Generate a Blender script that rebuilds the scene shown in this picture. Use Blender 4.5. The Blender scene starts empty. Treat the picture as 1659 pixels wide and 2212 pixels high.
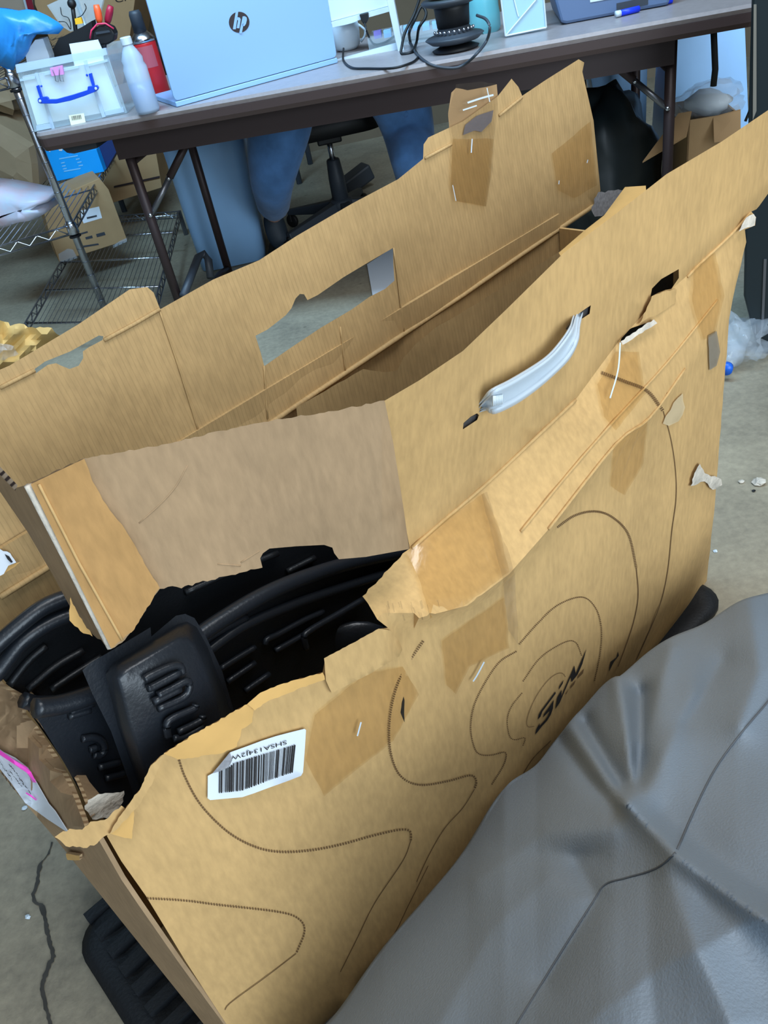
import bpy, bmesh, math, random
import numpy as np
from mathutils import Vector, Matrix, noise
from mathutils.geometry import delaunay_2d_cdt
random.seed(7)
S = bpy.context.scene
COL = S.collection
# ------------------------------------------------------------------ camera, world, lights, exposure
IW, IH, F, VP, CH = 1659, 2212, 1750.0, (1335, 3430), 1.10
_n = np.array([VP[0]-IW/2, VP[1]-IH/2, F]); _n /= np.linalg.norm(_n)
_up = -_n; _fw = np.array([0, 0, 1.0]); _Y = _fw-_fw.dot(_up)*_up; _Y /= np.linalg.norm(_Y)
RM = np.array([np.cross(_Y, _up), _Y, _up]); CO = np.array([0, 0, CH])
cd = bpy.data.cameras.new('camera'); cam = bpy.data.objects.new('camera', cd); COL.objects.link(cam)
cd.sensor_fit = 'HORIZONTAL'; cd.sensor_width = 36; cd.lens = F/IW*36; cd.clip_start = .01
_r, _u, _b = RM@np.array([1, 0, 0.]), RM@np.array([0, -1., 0]), RM@np.array([0, 0, -1.])
cam.matrix_world = Matrix([[_r[i], _u[i], _b[i], CO[i]] for i in range(3)]+[[0, 0, 0, 1]])
S.camera = cam
w = bpy.data.worlds.new('daylight'); S.world = w; w.use_nodes = True
w.node_tree.nodes['Background'].inputs[0].default_value = (.60, .80, 1, 1)
w.node_tree.nodes['Background'].inputs[1].default_value = 1.15
def area(name, loc, target, size, sy, power, color):
    d = bpy.data.lights.new(name, 'AREA'); d.shape = 'RECTANGLE'; d.size = size; d.size_y = sy; d.energy = power; d.color = color
    o = bpy.data.objects.new(name, d); COL.objects.link(o); o.location = loc
    o.rotation_euler = (Vector(target)-Vector(loc)).to_track_quat('-Z', 'Y').to_euler(); return o
area('ceiling_strip_light', (.9, .5, 3.2), (.6, .8, 0), 2.4, 1.0, 62, (.94, .97, 1))
area('doorway_daylight', (2.2, -2.7, 1.6), (-.1, 2.4, .7), 3.0, 2.8, 195, (.76, .89, 1))
bl_ = area('rear_cool_fill', (-.3, 1.75, 3.2), (-.1, 3.0, .9), 2.4, .7, 82, (.42, .71, 1)); bl_.data.spread = 1.9  # added cool fill, unseen, to brighten the table and the things around it
S.view_settings.view_transform = 'Standard'; S.view_settings.look = 'None'
S.view_settings.gamma = 1; S.view_settings.use_curve_mapping = False; S.view_settings.exposure = -0.07
try: S.cycles.transparent_max_bounces = 48
except Exception: pass
# ------------------------------------------------------------------ helpers
def ray(x, y):
    d = RM@np.array([x-IW/2, y-IH/2, F]); return d/np.linalg.norm(d)
def AZ(x, y, z):
    d = ray(x, y); return Vector(CO+d*((z-CO[2])/d[2]))
def AY(x, y, Y):
    d = ray(x, y); return Vector(CO+d*((Y-CO[1])/d[1]))
def AP(x, y, P, n):
    d = Vector(ray(x, y)); o = Vector(CO); n = Vector(n); return o+d*((Vector(P)-o).dot(n)/d.dot(n))
BL, BR = AZ(580, 2350, 0), AZ(1517, 1325, 0)
BU = (BR-BL).normalized(); BN = Vector((BU.y, -BU.x, 0))            # along the box front, and out of it
def BP(x, y, off): return AP(x, y, BL-BN*off, BN)
TF = AZ(72, 290, .74); TU = (AZ(1640, 5, .74)-TF).normalized(); TV = Vector((-TU.y, TU.x, 0)); TO = Vector((TF.x, TF.y, 0))
def T(a, b, z): return TO+TU*a+TV*b+Vector((0, 0, z))
def lin(c):
    return tuple(((v/255)/12.92 if v/255 <= .04045 else ((v/255+.055)/1.055)**2.4) for v in c)
def interp(x, pts): return float(np.interp(x, [p[0] for p in pts], [p[1] for p in pts]))
class MB:
    def __init__(s): s.v = []; s.f = []; s.m = []
    def add(s, vs, fs, mi=0):
        n = len(s.v); s.v += [tuple(v) for v in vs]; s.f += [tuple(i+n for i in f) for f in fs]; s.m += [mi]*len(fs); return s
    def hexa(s, p, mi=0):        # 8 corners: bottom ring, top ring
        return s.add(p, [(3, 2, 1, 0), (4, 5, 6, 7), (0, 1, 5, 4), (1, 2, 6, 5), (2, 3, 7, 6), (3, 0, 4, 7)], mi)
    def box(s, c, ux, uy, uz, mi=0):
        c, ux, uy, uz = map(Vector, (c, ux, uy, uz))
        return s.hexa([c+ux*i+uy*j+uz*k for k in (-.5, .5) for i, j in ((-.5, -.5), (.5, -.5), (.5, .5), (-.5, .5))], mi)
    def prism(s, poly, vec, mi=0, em=None):
        poly = [Vector(p) for p in poly]; vec = Vector(vec); n = len(poly)
        s.add(poly+[p+vec for p in poly], [tuple(range(n)), tuple(range(2*n-1, n-1, -1))], mi)
        return s.add(poly+[p+vec for p in poly], [(i, i+n, (i+1) % n+n, (i+1) % n) for i in range(n)], mi if em is None else em)
    def tube(s, path, r, n=8, mi=0, cap=True, flat=1.0):
        path = [Vector(p) for p in path]; rings = []
        for i, p in enumerate(path):
            t = (path[min(i+1, len(path)-1)]-path[max(i-1, 0)]).normalized()
            up = Vector((0, 0, 1)) if abs(t.z) < .9 else Vector((0, 1, 0))
            a = t.cross(up).normalized(); b = a.cross(t)
            rr = r[i] if isinstance(r, (list, tuple)) else r
            rings.append([p+a*math.cos(q)*rr+b*math.sin(q)*rr*flat for q in [2*math.pi*k/n for k in range(n)]])
        vs = [v for rg in rings for v in rg]; fs = []
        for i in range(len(path)-1):
            for k in range(n): fs.append((i*n+k, i*n+(k+1) % n, (i+1)*n+(k+1) % n, (i+1)*n+k))
        if cap: fs += [tuple(range(n-1, -1, -1)), tuple(range((len(path)-1)*n, len(path)*n))]
        return s.add(vs, fs, mi)
    def lathe(s, c, prof, n=20, axis=(0, 0, 1), mi=0):      # prof: (radius, height)
        c = Vector(c); ax = Vector(axis).normalized(); a = ax.orthogonal().normalized(); b = ax.cross(a)
        vs = [c+ax*h+(a*math.cos(2*math.pi*k/n)+b*math.sin(2*math.pi*k/n))*r for r, h in prof for k in range(n)]
        fs = [(i*n+k, i*n+(k+1) % n, (i+1)*n+(k+1) % n, (i+1)*n+k) for i in range(len(prof)-1) for k in range(n)]
        return s.add(vs, fs+[tuple(range(n-1, -1, -1)), tuple(range((len(prof)-1)*n, len(prof)*n))], mi)
    def grid(s, rows, mi=0):
        h, w_ = len(rows), len(rows[0])
        return s.add([p for r in rows for p in r], [(i*w_+j, i*w_+j+1, (i+1)*w_+j+1, (i+1)*w_+j) for i in range(h-1) for j in range(w_-1)], mi)
    def ball(s, c, rx, ry=None, rz=None, n=12, m=8, rough=0, seed=0, mi=0):
        c = Vector(c); ry = ry or rx; rz = rz or rx; vs = []; fs = []
        for i in range(m+1):
            for k in range(n):
                th, ph = math.pi*i/m, 2*math.pi*k/n
                d = Vector((math.sin(th)*math.cos(ph), math.sin(th)*math.sin(ph), math.cos(th)))
                q = 1+(rough*noise.noise(d*2.3+Vector((seed, 0, 0))) if rough else 0)
                vs.append(c+Vector((d.x*rx, d.y*ry, d.z*rz))*q)
        for i in range(m):
            for k in range(n): fs.append((i*n+k, (i+1)*n+k, (i+1)*n+(k+1) % n, i*n+(k+1) % n))
        return s.add(vs, fs, mi)
def thing(name, label, cat, loc=(0, 0, 0), yaw=0, group=None):
    o = bpy.data.objects.new(name, None); COL.objects.link(o); o.empty_display_size = .05
    o.matrix_world = Matrix.Translation(loc)@Matrix.Rotation(yaw, 4, 'Z')
    o['M'] = [x for r in o.matrix_world for x in r]
    o['label'] = label; o['category'] = cat
    if group: o['group'] = group
    return o
def rootM(o):
    while o.parent: o = o.parent
    m = o.get('M'); return Matrix([m[i*4:i*4+4] for i in range(4)]) if m else Matrix()
def obj(name, mb, mat, parent=None, smooth=False, kind=None, label=None, cat=None, group=None, bevel=0):
    me = bpy.data.meshes.new(name)
    M = None
    vs = [Vector(v) for v in mb.v]
    if parent: M = rootM(parent).inverted(); vs = [M@v for v in vs]
    elif kind is None and vs:
        c = Vector((sum(v.x for v in vs)/len(vs), sum(v.y for v in vs)/len(vs), min(v.z for v in vs))); vs = [v-c for v in vs]
    me.from_pydata(vs, [], mb.f); me.update()
    for m in (mat if isinstance(mat, (list, tuple)) else [mat]): me.materials.append(m)
    for p, mi in zip(me.polygons, mb.m): p.material_index = mi; p.use_smooth = smooth
    bm = bmesh.new(); bm.from_mesh(me); bmesh.ops.remove_doubles(bm, verts=bm.verts, dist=1e-6)
    bmesh.ops.recalc_face_normals(bm, faces=bm.faces); bm.to_mesh(me); bm.free()
    o = bpy.data.objects.new(name, me); COL.objects.link(o)
    if parent: o.parent = parent
    elif kind is None and mb.v: o.location = c; o['M'] = [x for r in Matrix.Translation(c) for x in r]
    if bevel:
        b = o.modifiers.new('bevel', 'BEVEL'); b.width = bevel; b.segments = 2; b.limit_method = 'ANGLE'; b.angle_limit = .6
    for k, v in (('kind', kind), ('label', label), ('category', cat), ('group', group)):
        if v: o[k] = v
    return o
def inside(p, poly):
    x, y = p; r = False; n = len(poly)
    for i in range(n):
        (x1, y1), (x2, y2) = poly[i], poly[(i+1) % n]
        if (y1 > y) != (y2 > y) and x < (x2-x1)*(y-y1)/(y2-y1)+x1: r = not r
    return r
def segd(p, a, b):
    p, a, b = map(lambda q: np.array(q, float), (p, a, b)); d = b-a
    t = max(0, min(1, (p-a).dot(d)/max(1e-9, d.dot(d)))); return float(np.hypot(*(p-a-d*t)))
def pld(p, pts): return min(segd(p, pts[i], pts[i+1]) for i in range(len(pts)-1))
def smoothpl(pts, n=6):          # Catmull-Rom through points
    P = [np.array(p, float) for p in pts]; P = [2*P[0]-P[1]]+P+[2*P[-1]-P[-2]]; out = []
    for i in range(1, len(P)-2):
        for k in range(n):
            t = k/n; a, b, c, d = P[i-1:i+3]
            out.append(tuple(.5*((2*b)+(-a+c)*t+(2*a-5*b+4*c-d)*t*t+(-a+3*b-3*c+d)*t**3)))
    out.append(tuple(P[-2])); return out
def rag(pts, amp=3, step=9, seed=1):        # ragged torn polyline
    rr = random.Random(seed); out = [pts[0]]
    for i in range(len(pts)-1):
        a, b = np.array(pts[i], float), np.array(pts[i+1], float); L = np.hypot(*(b-a)); n = max(1, int(L/step)); nn = np.array([-(b-a)[1], (b-a)[0]])/max(L, 1e-6)
        for k in range(1, n+1):
            q = a+(b-a)*k/n
            if k < n: q = q+nn*rr.uniform(-amp, amp)
            out.append(tuple(q))
    return out
def dens(pts, step, closed=True):
    out = []; n = len(pts)
    for i in range(n if closed else n-1):
        a, b = np.array(pts[i], float), np.array(pts[(i+1) % n], float); k = max(1, int(np.hypot(*(b-a))/step))
        out += [tuple(a+(b-a)*j/k) for j in range(k)]
    if not closed: out.append(tuple(pts[-1]))
    return out
def sheet(name, poly, mapf, mats, parent, th=.0045, holes=(), step=36, extra=(), smooth=True, label=None, kind=None, nrm=None, edge=1):
    """card of real thickness: outline given as it is seen, laid on the surface mapf (x, y, depth) -> point"""
    poly = dens(poly, step); holes = [dens(h, 12) for h in holes]
    vs = []; es = []
    for lp in [poly]+holes:
        n0 = len(vs); vs += lp; es += [(n0+i, n0+(i+1) % len(lp)) for i in range(len(lp))]
    xs, ys = [p[0] for p in poly], [p[1] for p in poly]; loops = [l+[l[0]] for l in [poly]+holes]
    for ln in extra:
        for p in dens(ln, step*.5, False):
            if inside(p, poly) and not any(inside(p, h) for h in holes) and min(pld(p, l) for l in loops) > 3: vs.append(p)
    nb = len(vs)
    x = min(xs)+step*.5
    while x < max(xs):
        y = min(ys)+step*.5
        while y < max(ys):
            if inside((x, y), poly) and not any(inside((x, y), h) for h in holes) and min(pld((x, y), l) for l in loops) > step*.45: vs.append((x, y))
            y += step
        x += step
    V, E, Fc = delaunay_2d_cdt([Vector(p) for p in vs], es, [], 0, 1e-5)[:3]
    tri = []
    for f in Fc:
        c = sum((V[i] for i in f), Vector((0, 0)))/len(f); c = (c.x, c.y)
        if inside(c, poly) and not any(inside(c, h) for h in holes): tri.append(list(f))
    A = [mapf(v.x, v.y, 0) for v in V]; B = [mapf(v.x, v.y, th) for v in V] if nrm is None else [a+Vector(nrm)*th for a in A]
    n = len(V); mb = MB()
    cnt = {}
    for f in tri:
        for i in range(len(f)):
            k = (f[i], f[(i+1) % len(f)]); cnt[k] = cnt.get(k, 0)+1
    mb.add(A+B, tri+[[i+n for i in reversed(f)] for f in tri], 0)
    side = [(k[0], k[1], k[1]+n, k[0]+n) for k in cnt if (k[1], k[0]) not in cnt]
    mb.f += side; mb.m += [edge if isinstance(mats, (list, tuple)) else 0]*len(side)
    o = obj(name, mb, mats, parent, smooth, kind, label)
    if smooth:
        try: o.data.set_sharp_from_angle(angle=math.radians(40))
        except Exception: pass
    return o
# ------------------------------------------------------------------ materials
def M(name, c, rough=.6, metal=0, bump=0, bscale=40, var=0, vscale=8, stretch=(1, 1, 1), alpha=1, trans=0, spec=.5, coat=0, sheen=0, srgb=True, c2=None, detail=4, ior=1.45):
    m = bpy.data.materials.new(name); m.use_nodes = True; t = m.node_tree; N = t.nodes; L = t.links; b = N['Principled BSDF']
    col = lin(c) if srgb else c
    b.inputs['Base Color'].default_value = (*col, 1); b.inputs['Roughness'].default_value = rough; b.inputs['Metallic'].default_value = metal
    b.inputs['Alpha'].default_value = alpha; b.inputs['Transmission Weight'].default_value = trans; b.inputs['Specular IOR Level'].default_value = spec; b.inputs['Coat Weight'].default_value = coat
    b.inputs['Sheen Weight'].default_value = sheen; b.inputs['IOR'].default_value = ior
    if var or bump:
        tc = N.new('ShaderNodeTexCoord'); mp = N.new('ShaderNodeMapping'); mp.inputs['Scale'].default_value = stretch; L.new(tc.outputs['Object'], mp.inputs[0])
    if var:
        nz = N.new('ShaderNodeTexNoise'); nz.inputs['Scale'].default_value = vscale; nz.inputs['Detail'].default_value = detail; L.new(mp.outputs[0], nz.inputs[0])
        rp = N.new('ShaderNodeValToRGB'); rp.color_ramp.elements[0].position = .3; rp.color_ramp.elements[1].position = .7
        k = lin(c2) if c2 else tuple(v*(1-var) for v in col)
        rp.color_ramp.elements[0].color = (*k, 1); rp.color_ramp.elements[1].color = (*[min(1, v*(1+(0 if c2 else var*.6))) for v in col], 1)
        L.new(nz.outputs[0], rp.inputs[0]); L.new(rp.outputs[0], b.inputs['Base Color'])
    if bump:
        n2 = N.new('ShaderNodeTexNoise'); n2.inputs['Scale'].default_value = bscale; n2.inputs['Detail'].default_value = 3; L.new(mp.outputs[0], n2.inputs[0])
        bp = N.new('ShaderNodeBump'); bp.inputs['Strength'].default_value = bump; bp.inputs['Distance'].default_value = .004; L.new(n2.outputs[0], bp.inputs['Height']); L.new(bp.outputs[0], b.inputs['Normal'])
    return m
def card(name, c, flute=0, v=.13):
    """kraft board: fine upright grain, blotches, faint creases, optional flute lines showing through"""
    m = M(name, c, .72, spec=.25); t = m.node_tree; N = t.nodes; L = t.links; b = N['Principled BSDF']; col = lin(c)
    tc = N.new('ShaderNodeTexCoord')
    def nz(scale, st, det=3):
        mp = N.new('ShaderNodeMapping'); mp.inputs['Scale'].default_value = st; L.new(tc.outputs['Object'], mp.inputs[0])
        q = N.new('ShaderNodeTexNoise'); q.inputs['Scale'].default_value = scale; q.inputs['Detail'].default_value = det; L.new(mp.outputs[0], q.inputs[0]); return q
    fine = nz(170, (1, 1, .28), 4); blot = nz(7, (1, 1, .7), 5)
    mx = N.new('ShaderNodeMix'); mx.data_type = 'FLOAT'; mx.inputs[0].default_value = .55; L.new(fine.outputs[0], mx.inputs[2]); L.new(blot.outputs[0], mx.inputs[3])
    rp = N.new('ShaderNodeValToRGB'); e = rp.color_ramp.elements; e[0].position = .33; e[1].position = .67
    e[0].color = (*[x*(1-v*1.5) for x in col], 1); e[1].color = (*[min(1, x*(1+v)) for x in col], 1); L.new(mx.outputs[0], rp.inputs[0])
    src = rp.outputs[0]; hsrc = nz(9, (1, 1, 1), 2).outputs[0]
    if flute:
        wv = N.new('ShaderNodeTexWave'); wv.wave_type = 'BANDS'; wv.bands_direction = 'X'; wv.inputs['Scale'].default_value = flute; wv.inputs['Distortion'].default_value = .6; wv.inputs['Detail Scale'].default_value = .5
        L.new(tc.outputs['Object'], wv.inputs[0])
        r2 = N.new('ShaderNodeValToRGB'); q = r2.color_ramp.elements; q[0].position = 0; q[0].color = (.72, .72, .72, 1); q[1].position = .1; q[1].color = (1, 1, 1, 1); L.new(wv.outputs[0], r2.inputs[0])
        mm = N.new('ShaderNodeMix'); mm.data_type = 'RGBA'; mm.blend_type = 'MULTIPLY'; br = nz(25, (.3, 1, 1.5), 2); L.new(br.outputs[0], mm.inputs[0]); L.new(src, mm.inputs[6]); L.new(r2.outputs[0], mm.inputs[7]); src = mm.outputs[2]
    L.new(src, b.inputs['Base Color'])
    ad = N.new('ShaderNodeMath'); ad.operation = 'MULTIPLY_ADD'; L.new(fine.outputs[0], ad.inputs[0]); ad.inputs[1].default_value = .12; L.new(hsrc, ad.inputs[2])
    bp = N.new('ShaderNodeBump'); bp.inputs['Strength'].default_value = .35; bp.inputs['Distance'].default_value = .006; L.new(ad.outputs[0], bp.inputs['Height']); L.new(bp.outputs[0], b.inputs['Normal'])
    return m
def flutes(name, c1, c2, scale):
    m = M(name, c1, .8); t = m.node_tree; N = t.nodes; L = t.links; b = N['Principled BSDF']
    tc = N.new('ShaderNodeTexCoord'); wv = N.new('ShaderNodeTexWave'); wv.bands_direction = 'DIAGONAL'; wv.inputs['Scale'].default_value = scale; wv.inputs['Distortion'].default_value = 1.5; L.new(tc.outputs['Object'], wv.inputs[0])
    rp = N.new('ShaderNodeValToRGB'); rp.color_ramp.elements[0].color = (*lin(c2), 1); rp.color_ramp.elements[1].color = (*lin(c1), 1); rp.color_ramp.elements[0].position = .2; rp.color_ramp.elements[1].position = .6
    L.new(wv.outputs[0], rp.inputs[0]); L.new(rp.outputs[0], b.inputs['Base Color']); return m
KRAFT = card('kraft_board', (198, 161, 108)); KRAFT_IN = card('kraft_board_inside', (188, 155, 107), 62); KRAFT_SHADED = card('kraft_board_shaded', (164, 136, 104)); KRAFT_TAB = card('kraft_board_tab', (180, 138, 86))  # third board: kraft with the torn band's shade put into its colour
EDGE = flutes('board_edge', (192, 164, 126), (136, 106, 74), 75); PLY = M('torn_inner_ply', (214, 168, 100), .8, var=.1, vscale=30); FUZZ = M('torn_fuzzy_paper', (205, 195, 180), .9, bump=.6, bscale=120, var=.2, vscale=60)
BROWN = M('plain_brown_board', (170, 138, 98), .75, var=.08, vscale=10, bump=.1, bscale=20); INK = M('black_print', (30, 26, 26), .6); DASH = M('brown_print', (108, 80, 48), .7)

def film(name, tint, rough, bscale, strength, fac=.16):
    m = bpy.data.materials.new(name); m.use_nodes = True; t = m.node_tree; N = t.nodes; L = t.links; N.remove(N['Principled BSDF'])
    tr_ = N.new('ShaderNodeBsdfTransparent'); tr_.inputs[0].default_value = (*tint, 1); gl = N.new('ShaderNodeBsdfGlossy'); gl.inputs['Roughness'].default_value = rough
    tc = N.new('ShaderNodeTexCoord'); nz = N.new('ShaderNodeTexNoise'); nz.inputs['Scale'].default_value = bscale; nz.inputs['Detail'].default_value = 4; nz.inputs['Distortion'].default_value = 1.2; L.new(tc.outputs['Object'], nz.inputs[0])
    bp = N.new('ShaderNodeBump'); bp.inputs['Strength'].default_value = strength; bp.inputs['Distance'].default_value = .006; L.new(nz.outputs[0], bp.inputs['Height']); L.new(bp.outputs[0], gl.inputs['Normal'])
    mx = N.new('ShaderNodeMixShader'); mx.inputs[0].default_value = fac; L.new(tr_.outputs[0], mx.inputs[1]); L.new(gl.outputs[0], mx.inputs[2]); L.new(mx.outputs[0], N['Material Output'].inputs[0]); return m
TAPE = film('packing_tape', (.986, .958, .905), .2, 24, .35, .05); TAPE2 = film('clear_tape', (.99, .985, .978), .18, 30, .5, .09)
WHITEP = M('white_paper', (225, 232, 240), .6); GREYP = M('torn_grey_paper', (150, 150, 155), .9, var=.3, vscale=200); PINK = M('pink_marker', (255, 90, 215), .5)
BLACKP = M('black_moulded_plastic', (22, 24, 27), .42, bump=.12, bscale=350, spec=.45); BLACKP2 = M('black_plastic_satin', (30, 34, 40), .34, bump=.1, bscale=300, spec=.55); RUBBER = M('black_rubber', (26, 29, 33), .55, bump=.2, bscale=200)
FABRIC = M('grey_coated_cloth', (124, 135, 146), .52, bump=.22, bscale=420, var=.05, vscale=4, spec=.5); SEAM = M('cloth_seam', (88, 92, 97), .7)
CHROME = M('chrome_steel', (200, 205, 215), .22, 1, bump=.05); DARKMET = M('dark_brown_metal', (58, 46, 46), .45, .3); STEEL = M('grey_metal', (120, 122, 128), .35, .8)
TABLETOP = M('speckled_table_top', (146, 138, 138), .34, var=.10, vscale=60); TABLEEDGE = M('brown_table_edge', (72, 58, 56), .4)
BLUEP = M('blue_plastic', (20, 70, 200), .35); NAVY = M('navy_cardboard', (24, 48, 100), .6); CYAN = M('cyan_cardboard', (0, 160, 245), .5); CLEAR = M('clear_plastic', (215, 238, 248), .15, alpha=.22, spec=.6); MILKY = M('milky_plastic', (205, 226, 245), .3, alpha=.55)
LIQ = M('clear_liquid', (120, 155, 210), .15, alpha=.75); SILVER = M('silver_laptop_shell', (150, 190, 236), .38, .2); LOGO = M('dark_badge', (52, 42, 44), .4); WHITEPL = M('white_plastic', (205, 217, 226), .4)
RED = M('red_paint', (205, 38, 44), .4); ORANGE = M('orange_plastic', (255, 98, 50), .4); YEL = M('yellow_plastic', (240, 180, 40), .45); BLACK = M('black_matte', (16, 17, 20), .55); GREYD = M('dark_grey_plastic', (52, 58, 66), .5)
DENIM = M('blue_denim', (74, 118, 172), .85, var=.3, vscale=14, bump=.8, bscale=26, sheen=.2); BOOT = M('dark_boot_leather', (40, 50, 60), .6, bump=.3, bscale=60); SKIN = M('skin', (190, 140, 115), .55); SHIRT = M('dark_shirt', (45, 50, 62), .9, bump=.3, bscale=60); HAIR = M('dark_hair', (35, 28, 24), .7)
BINBLUE = M('pale_blue_bin_plastic', (150, 196, 242), .38, var=.06, vscale=6); BLUEBAG = M('blue_plastic_bag', (42, 132, 205), .35, bump=.5, bscale=25); BAGW = M('white_plastic_bag', (205, 220, 240), .3, bump=.4, bscale=30, c2=(225, 195, 205), var=.2, vscale=12)
CRATE = M('grey_blue_tote', (88, 108, 140), .45); TEAL = M('teal_film', (120, 205, 215), .25, alpha=.7); GREENP = M('green_item', (170, 205, 90), .5); CONC2 = M('crack_dark', (66, 62, 56), .5, var=.3, vscale=40); FILM = M('clear_film', (215, 225, 235), .08, bump=1, bscale=30, alpha=.22, spec=.9)
PAPERB = M('brown_wrapping_paper', (150, 130, 102), .7, bump=.8, bscale=14, var=.12, vscale=6); GREENBLACK = M('dark_green_black_plastic', (26, 36, 40), .4)
def concrete():
    m = M('concrete', (128, 124, 114), .55, spec=.4); t = m.node_tree; N = t.nodes; L = t.links; b = N['Principled BSDF']; tc = N.new('ShaderNodeTexCoord')
    def nz(s, d):
        q = N.new('ShaderNodeTexNoise'); q.inputs['Scale'].default_value = s; q.inputs['Detail'].default_value = d; q.inputs['Roughness'].default_value = .65; L.new(tc.outputs['Object'], q.inputs[0]); return q
    a, f = nz(2.2, 7), nz(60, 6)
    mx = N.new('ShaderNodeMix'); mx.data_type = 'FLOAT'; mx.inputs[0].default_value = .35; L.new(a.outputs[0], mx.inputs[2]); L.new(f.outputs[0], mx.inputs[3])
    rp = N.new('ShaderNodeValToRGB'); e = rp.color_ramp.elements; e[0].position = .32; e[0].color = (*lin((112, 105, 92)), 1); e[1].position = .66; e[1].color = (*lin((172, 161, 138)), 1); L.new(mx.outputs[0], rp.inputs[0]); L.new(rp.outputs[0], b.inputs['Base Color'])
    bp = N.new('ShaderNodeBump'); bp.inputs['Strength'].default_value = .25; bp.inputs['Distance'].default_value = .004; L.new(f.outputs[0], bp.inputs['Height']); L.new(bp.outputs[0], b.inputs['Normal'])
    v = N.new('ShaderNodeTexVoronoi'); v.inputs['Scale'].default_value = 9; L.new(tc.outputs['Object'], v.inputs[0])
    r2 = N.new('ShaderNodeValToRGB'); q = r2.color_ramp.elements; q[0].position = .05; q[0].color = (.3, .3, .3, 1); q[1].position = .09; q[1].color = (1, 1, 1, 1); L.new(v.outputs['Distance'], r2.inputs[0])
    mm = N.new('ShaderNodeMix'); mm.data_type = 'RGBA'; mm.blend_type = 'MULTIPLY'; mm.inputs[0].default_value = .55; L.new(rp.outputs[0], mm.inputs[6]); L.new(r2.outputs[0], mm.inputs[7]); L.new(mm.outputs[2], b.inputs['Base Color'])
    return m
CONC = concrete(); WALL = M('brown_wall', (112, 100, 82), .8, var=.1, vscale=3); CEIL = M('pale_ceiling', (175, 178, 180), .8)
# ------------------------------------------------------------------ the setting
X0, X1, Y0, Y1, ZC = -3.6, 3.2, -3.2, 5.2, 3.3
obj('floor', MB().box(((X0+X1)/2, (Y0+Y1)/2, -.05), (X1-X0, 0, 0), (0, Y1-Y0, 0), (0, 0, .1)), CONC, kind='structure')
obj('wall_back', MB().box(((X0+X1)/2, Y1+.05, ZC/2), (X1-X0, 0, 0), (0, .1, 0), (0, 0, ZC)), WALL, kind='structure')
obj('wall_left', MB().box((X0-.05, (Y0+Y1)/2, ZC/2), (.1, 0, 0), (0, Y1-Y0, 0), (0, 0, ZC)), WALL, kind='structure')
obj('wall_right', MB().box((X1+.05, (Y0+Y1)/2, ZC/2), (.1, 0, 0), (0, Y1-Y0, 0), (0, 0, ZC)), WALL, kind='structure')
obj('ceiling', MB().box(((X0+X1)/2, (Y0+Y1)/2, ZC+.05), (X1-X0, 0, 0), (0, Y1-Y0, 0), (0, 0, .1)), CEIL, kind='structure')
ck = [(310, 1020), (290, 1090), (240, 1150), (220, 1270), (195, 1330), (205, 1375), (250, 1400), (270, 1480), (290, 1600), (320, 1700), (275, 1800), (250, 1900), (270, 2000), (300, 2107), (330, 2240)]
wd = [12, 14, 17, 24, 20, 26, 34, 24, 22, 30, 26, 26, 22, 24, 24]
lf, rt = [], []
rr = random.Random(3)
for (x, y), ww in zip(ck, wd):
    x, y = x/2.765, 1450+y/2.765; h = ww/2.765/2
    lf.append((x-h, y)); rt.append((x+h, y))
L_, R_ = rag(lf, 2.2, 6, 4), rag(rt, 2.2, 6, 5)
sheet('trim_1', L_+R_[::-1], lambda x, y, d: AZ(x, y, .0022-d), CONC2, None, th=.002, step=20, kind='structure')
# ------------------------------------------------------------------ black mat under the box
def BX(u_, off, z): return BL+BU*u_-BN*off+Vector((0, 0, z))
mat_ = thing('floor_tray', 'black ribbed rubber tray lying on the floor under the torn box', 'tray', BX(.5, .15, 0), math.atan2(BU.y, BU.x))
def rrect(u0, u1, o0, o1, r, z, n=5):
    out = []
    for cx, cy, a0 in ((u1-r, o1-r, 0), (u0+r, o1-r, 90), (u0+r, o0+r, 180), (u1-r, o0+r, 270)):
        for k in range(n+1):
            a = math.radians(a0+90*k/n); out.append(BX(cx+r*math.cos(a), cy+r*math.sin(a), z))
    return out
A = (-.09, 1.052, -.02, .36)
rings = [rrect(*A, .05, .001), rrect(*A, .05, .010), rrect(A[0]+.012, A[1]-.012, A[2]+.012, A[3]-.012, .045, .016), rrect(A[0]+.03, A[1]-.03, A[2]+.03, A[3]-.03, .035, .013), rrect(A[0]+.045, A[1]-.045, A[2]+.04, A[3]-.04, .03, .007)]
mb = MB(); n = len(rings[0])
for r in rings: mb.v += [tuple(p) for p in r]
mb.f += [(i*n+k, i*n+(k+1) % n, (i+1)*n+(k+1) % n, (i+1)*n+k) for i in range(4) for k in range(n)]+[tuple(range(n-1, -1, -1)), tuple(range(4*n, 5*n))]; mb.m = [0]*len(mb.f)
obj('tray_body', mb, RUBBER, mat_, True)
for k in range(11):
    o_ = -.0+.036*k
    if o_ > .015 and o_ < .37: obj('rib', MB().box(BX(-.035, o_, .014), BU*.05, -BN*.016, (0, 0, .014)), RUBBER, mat_)
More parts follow.
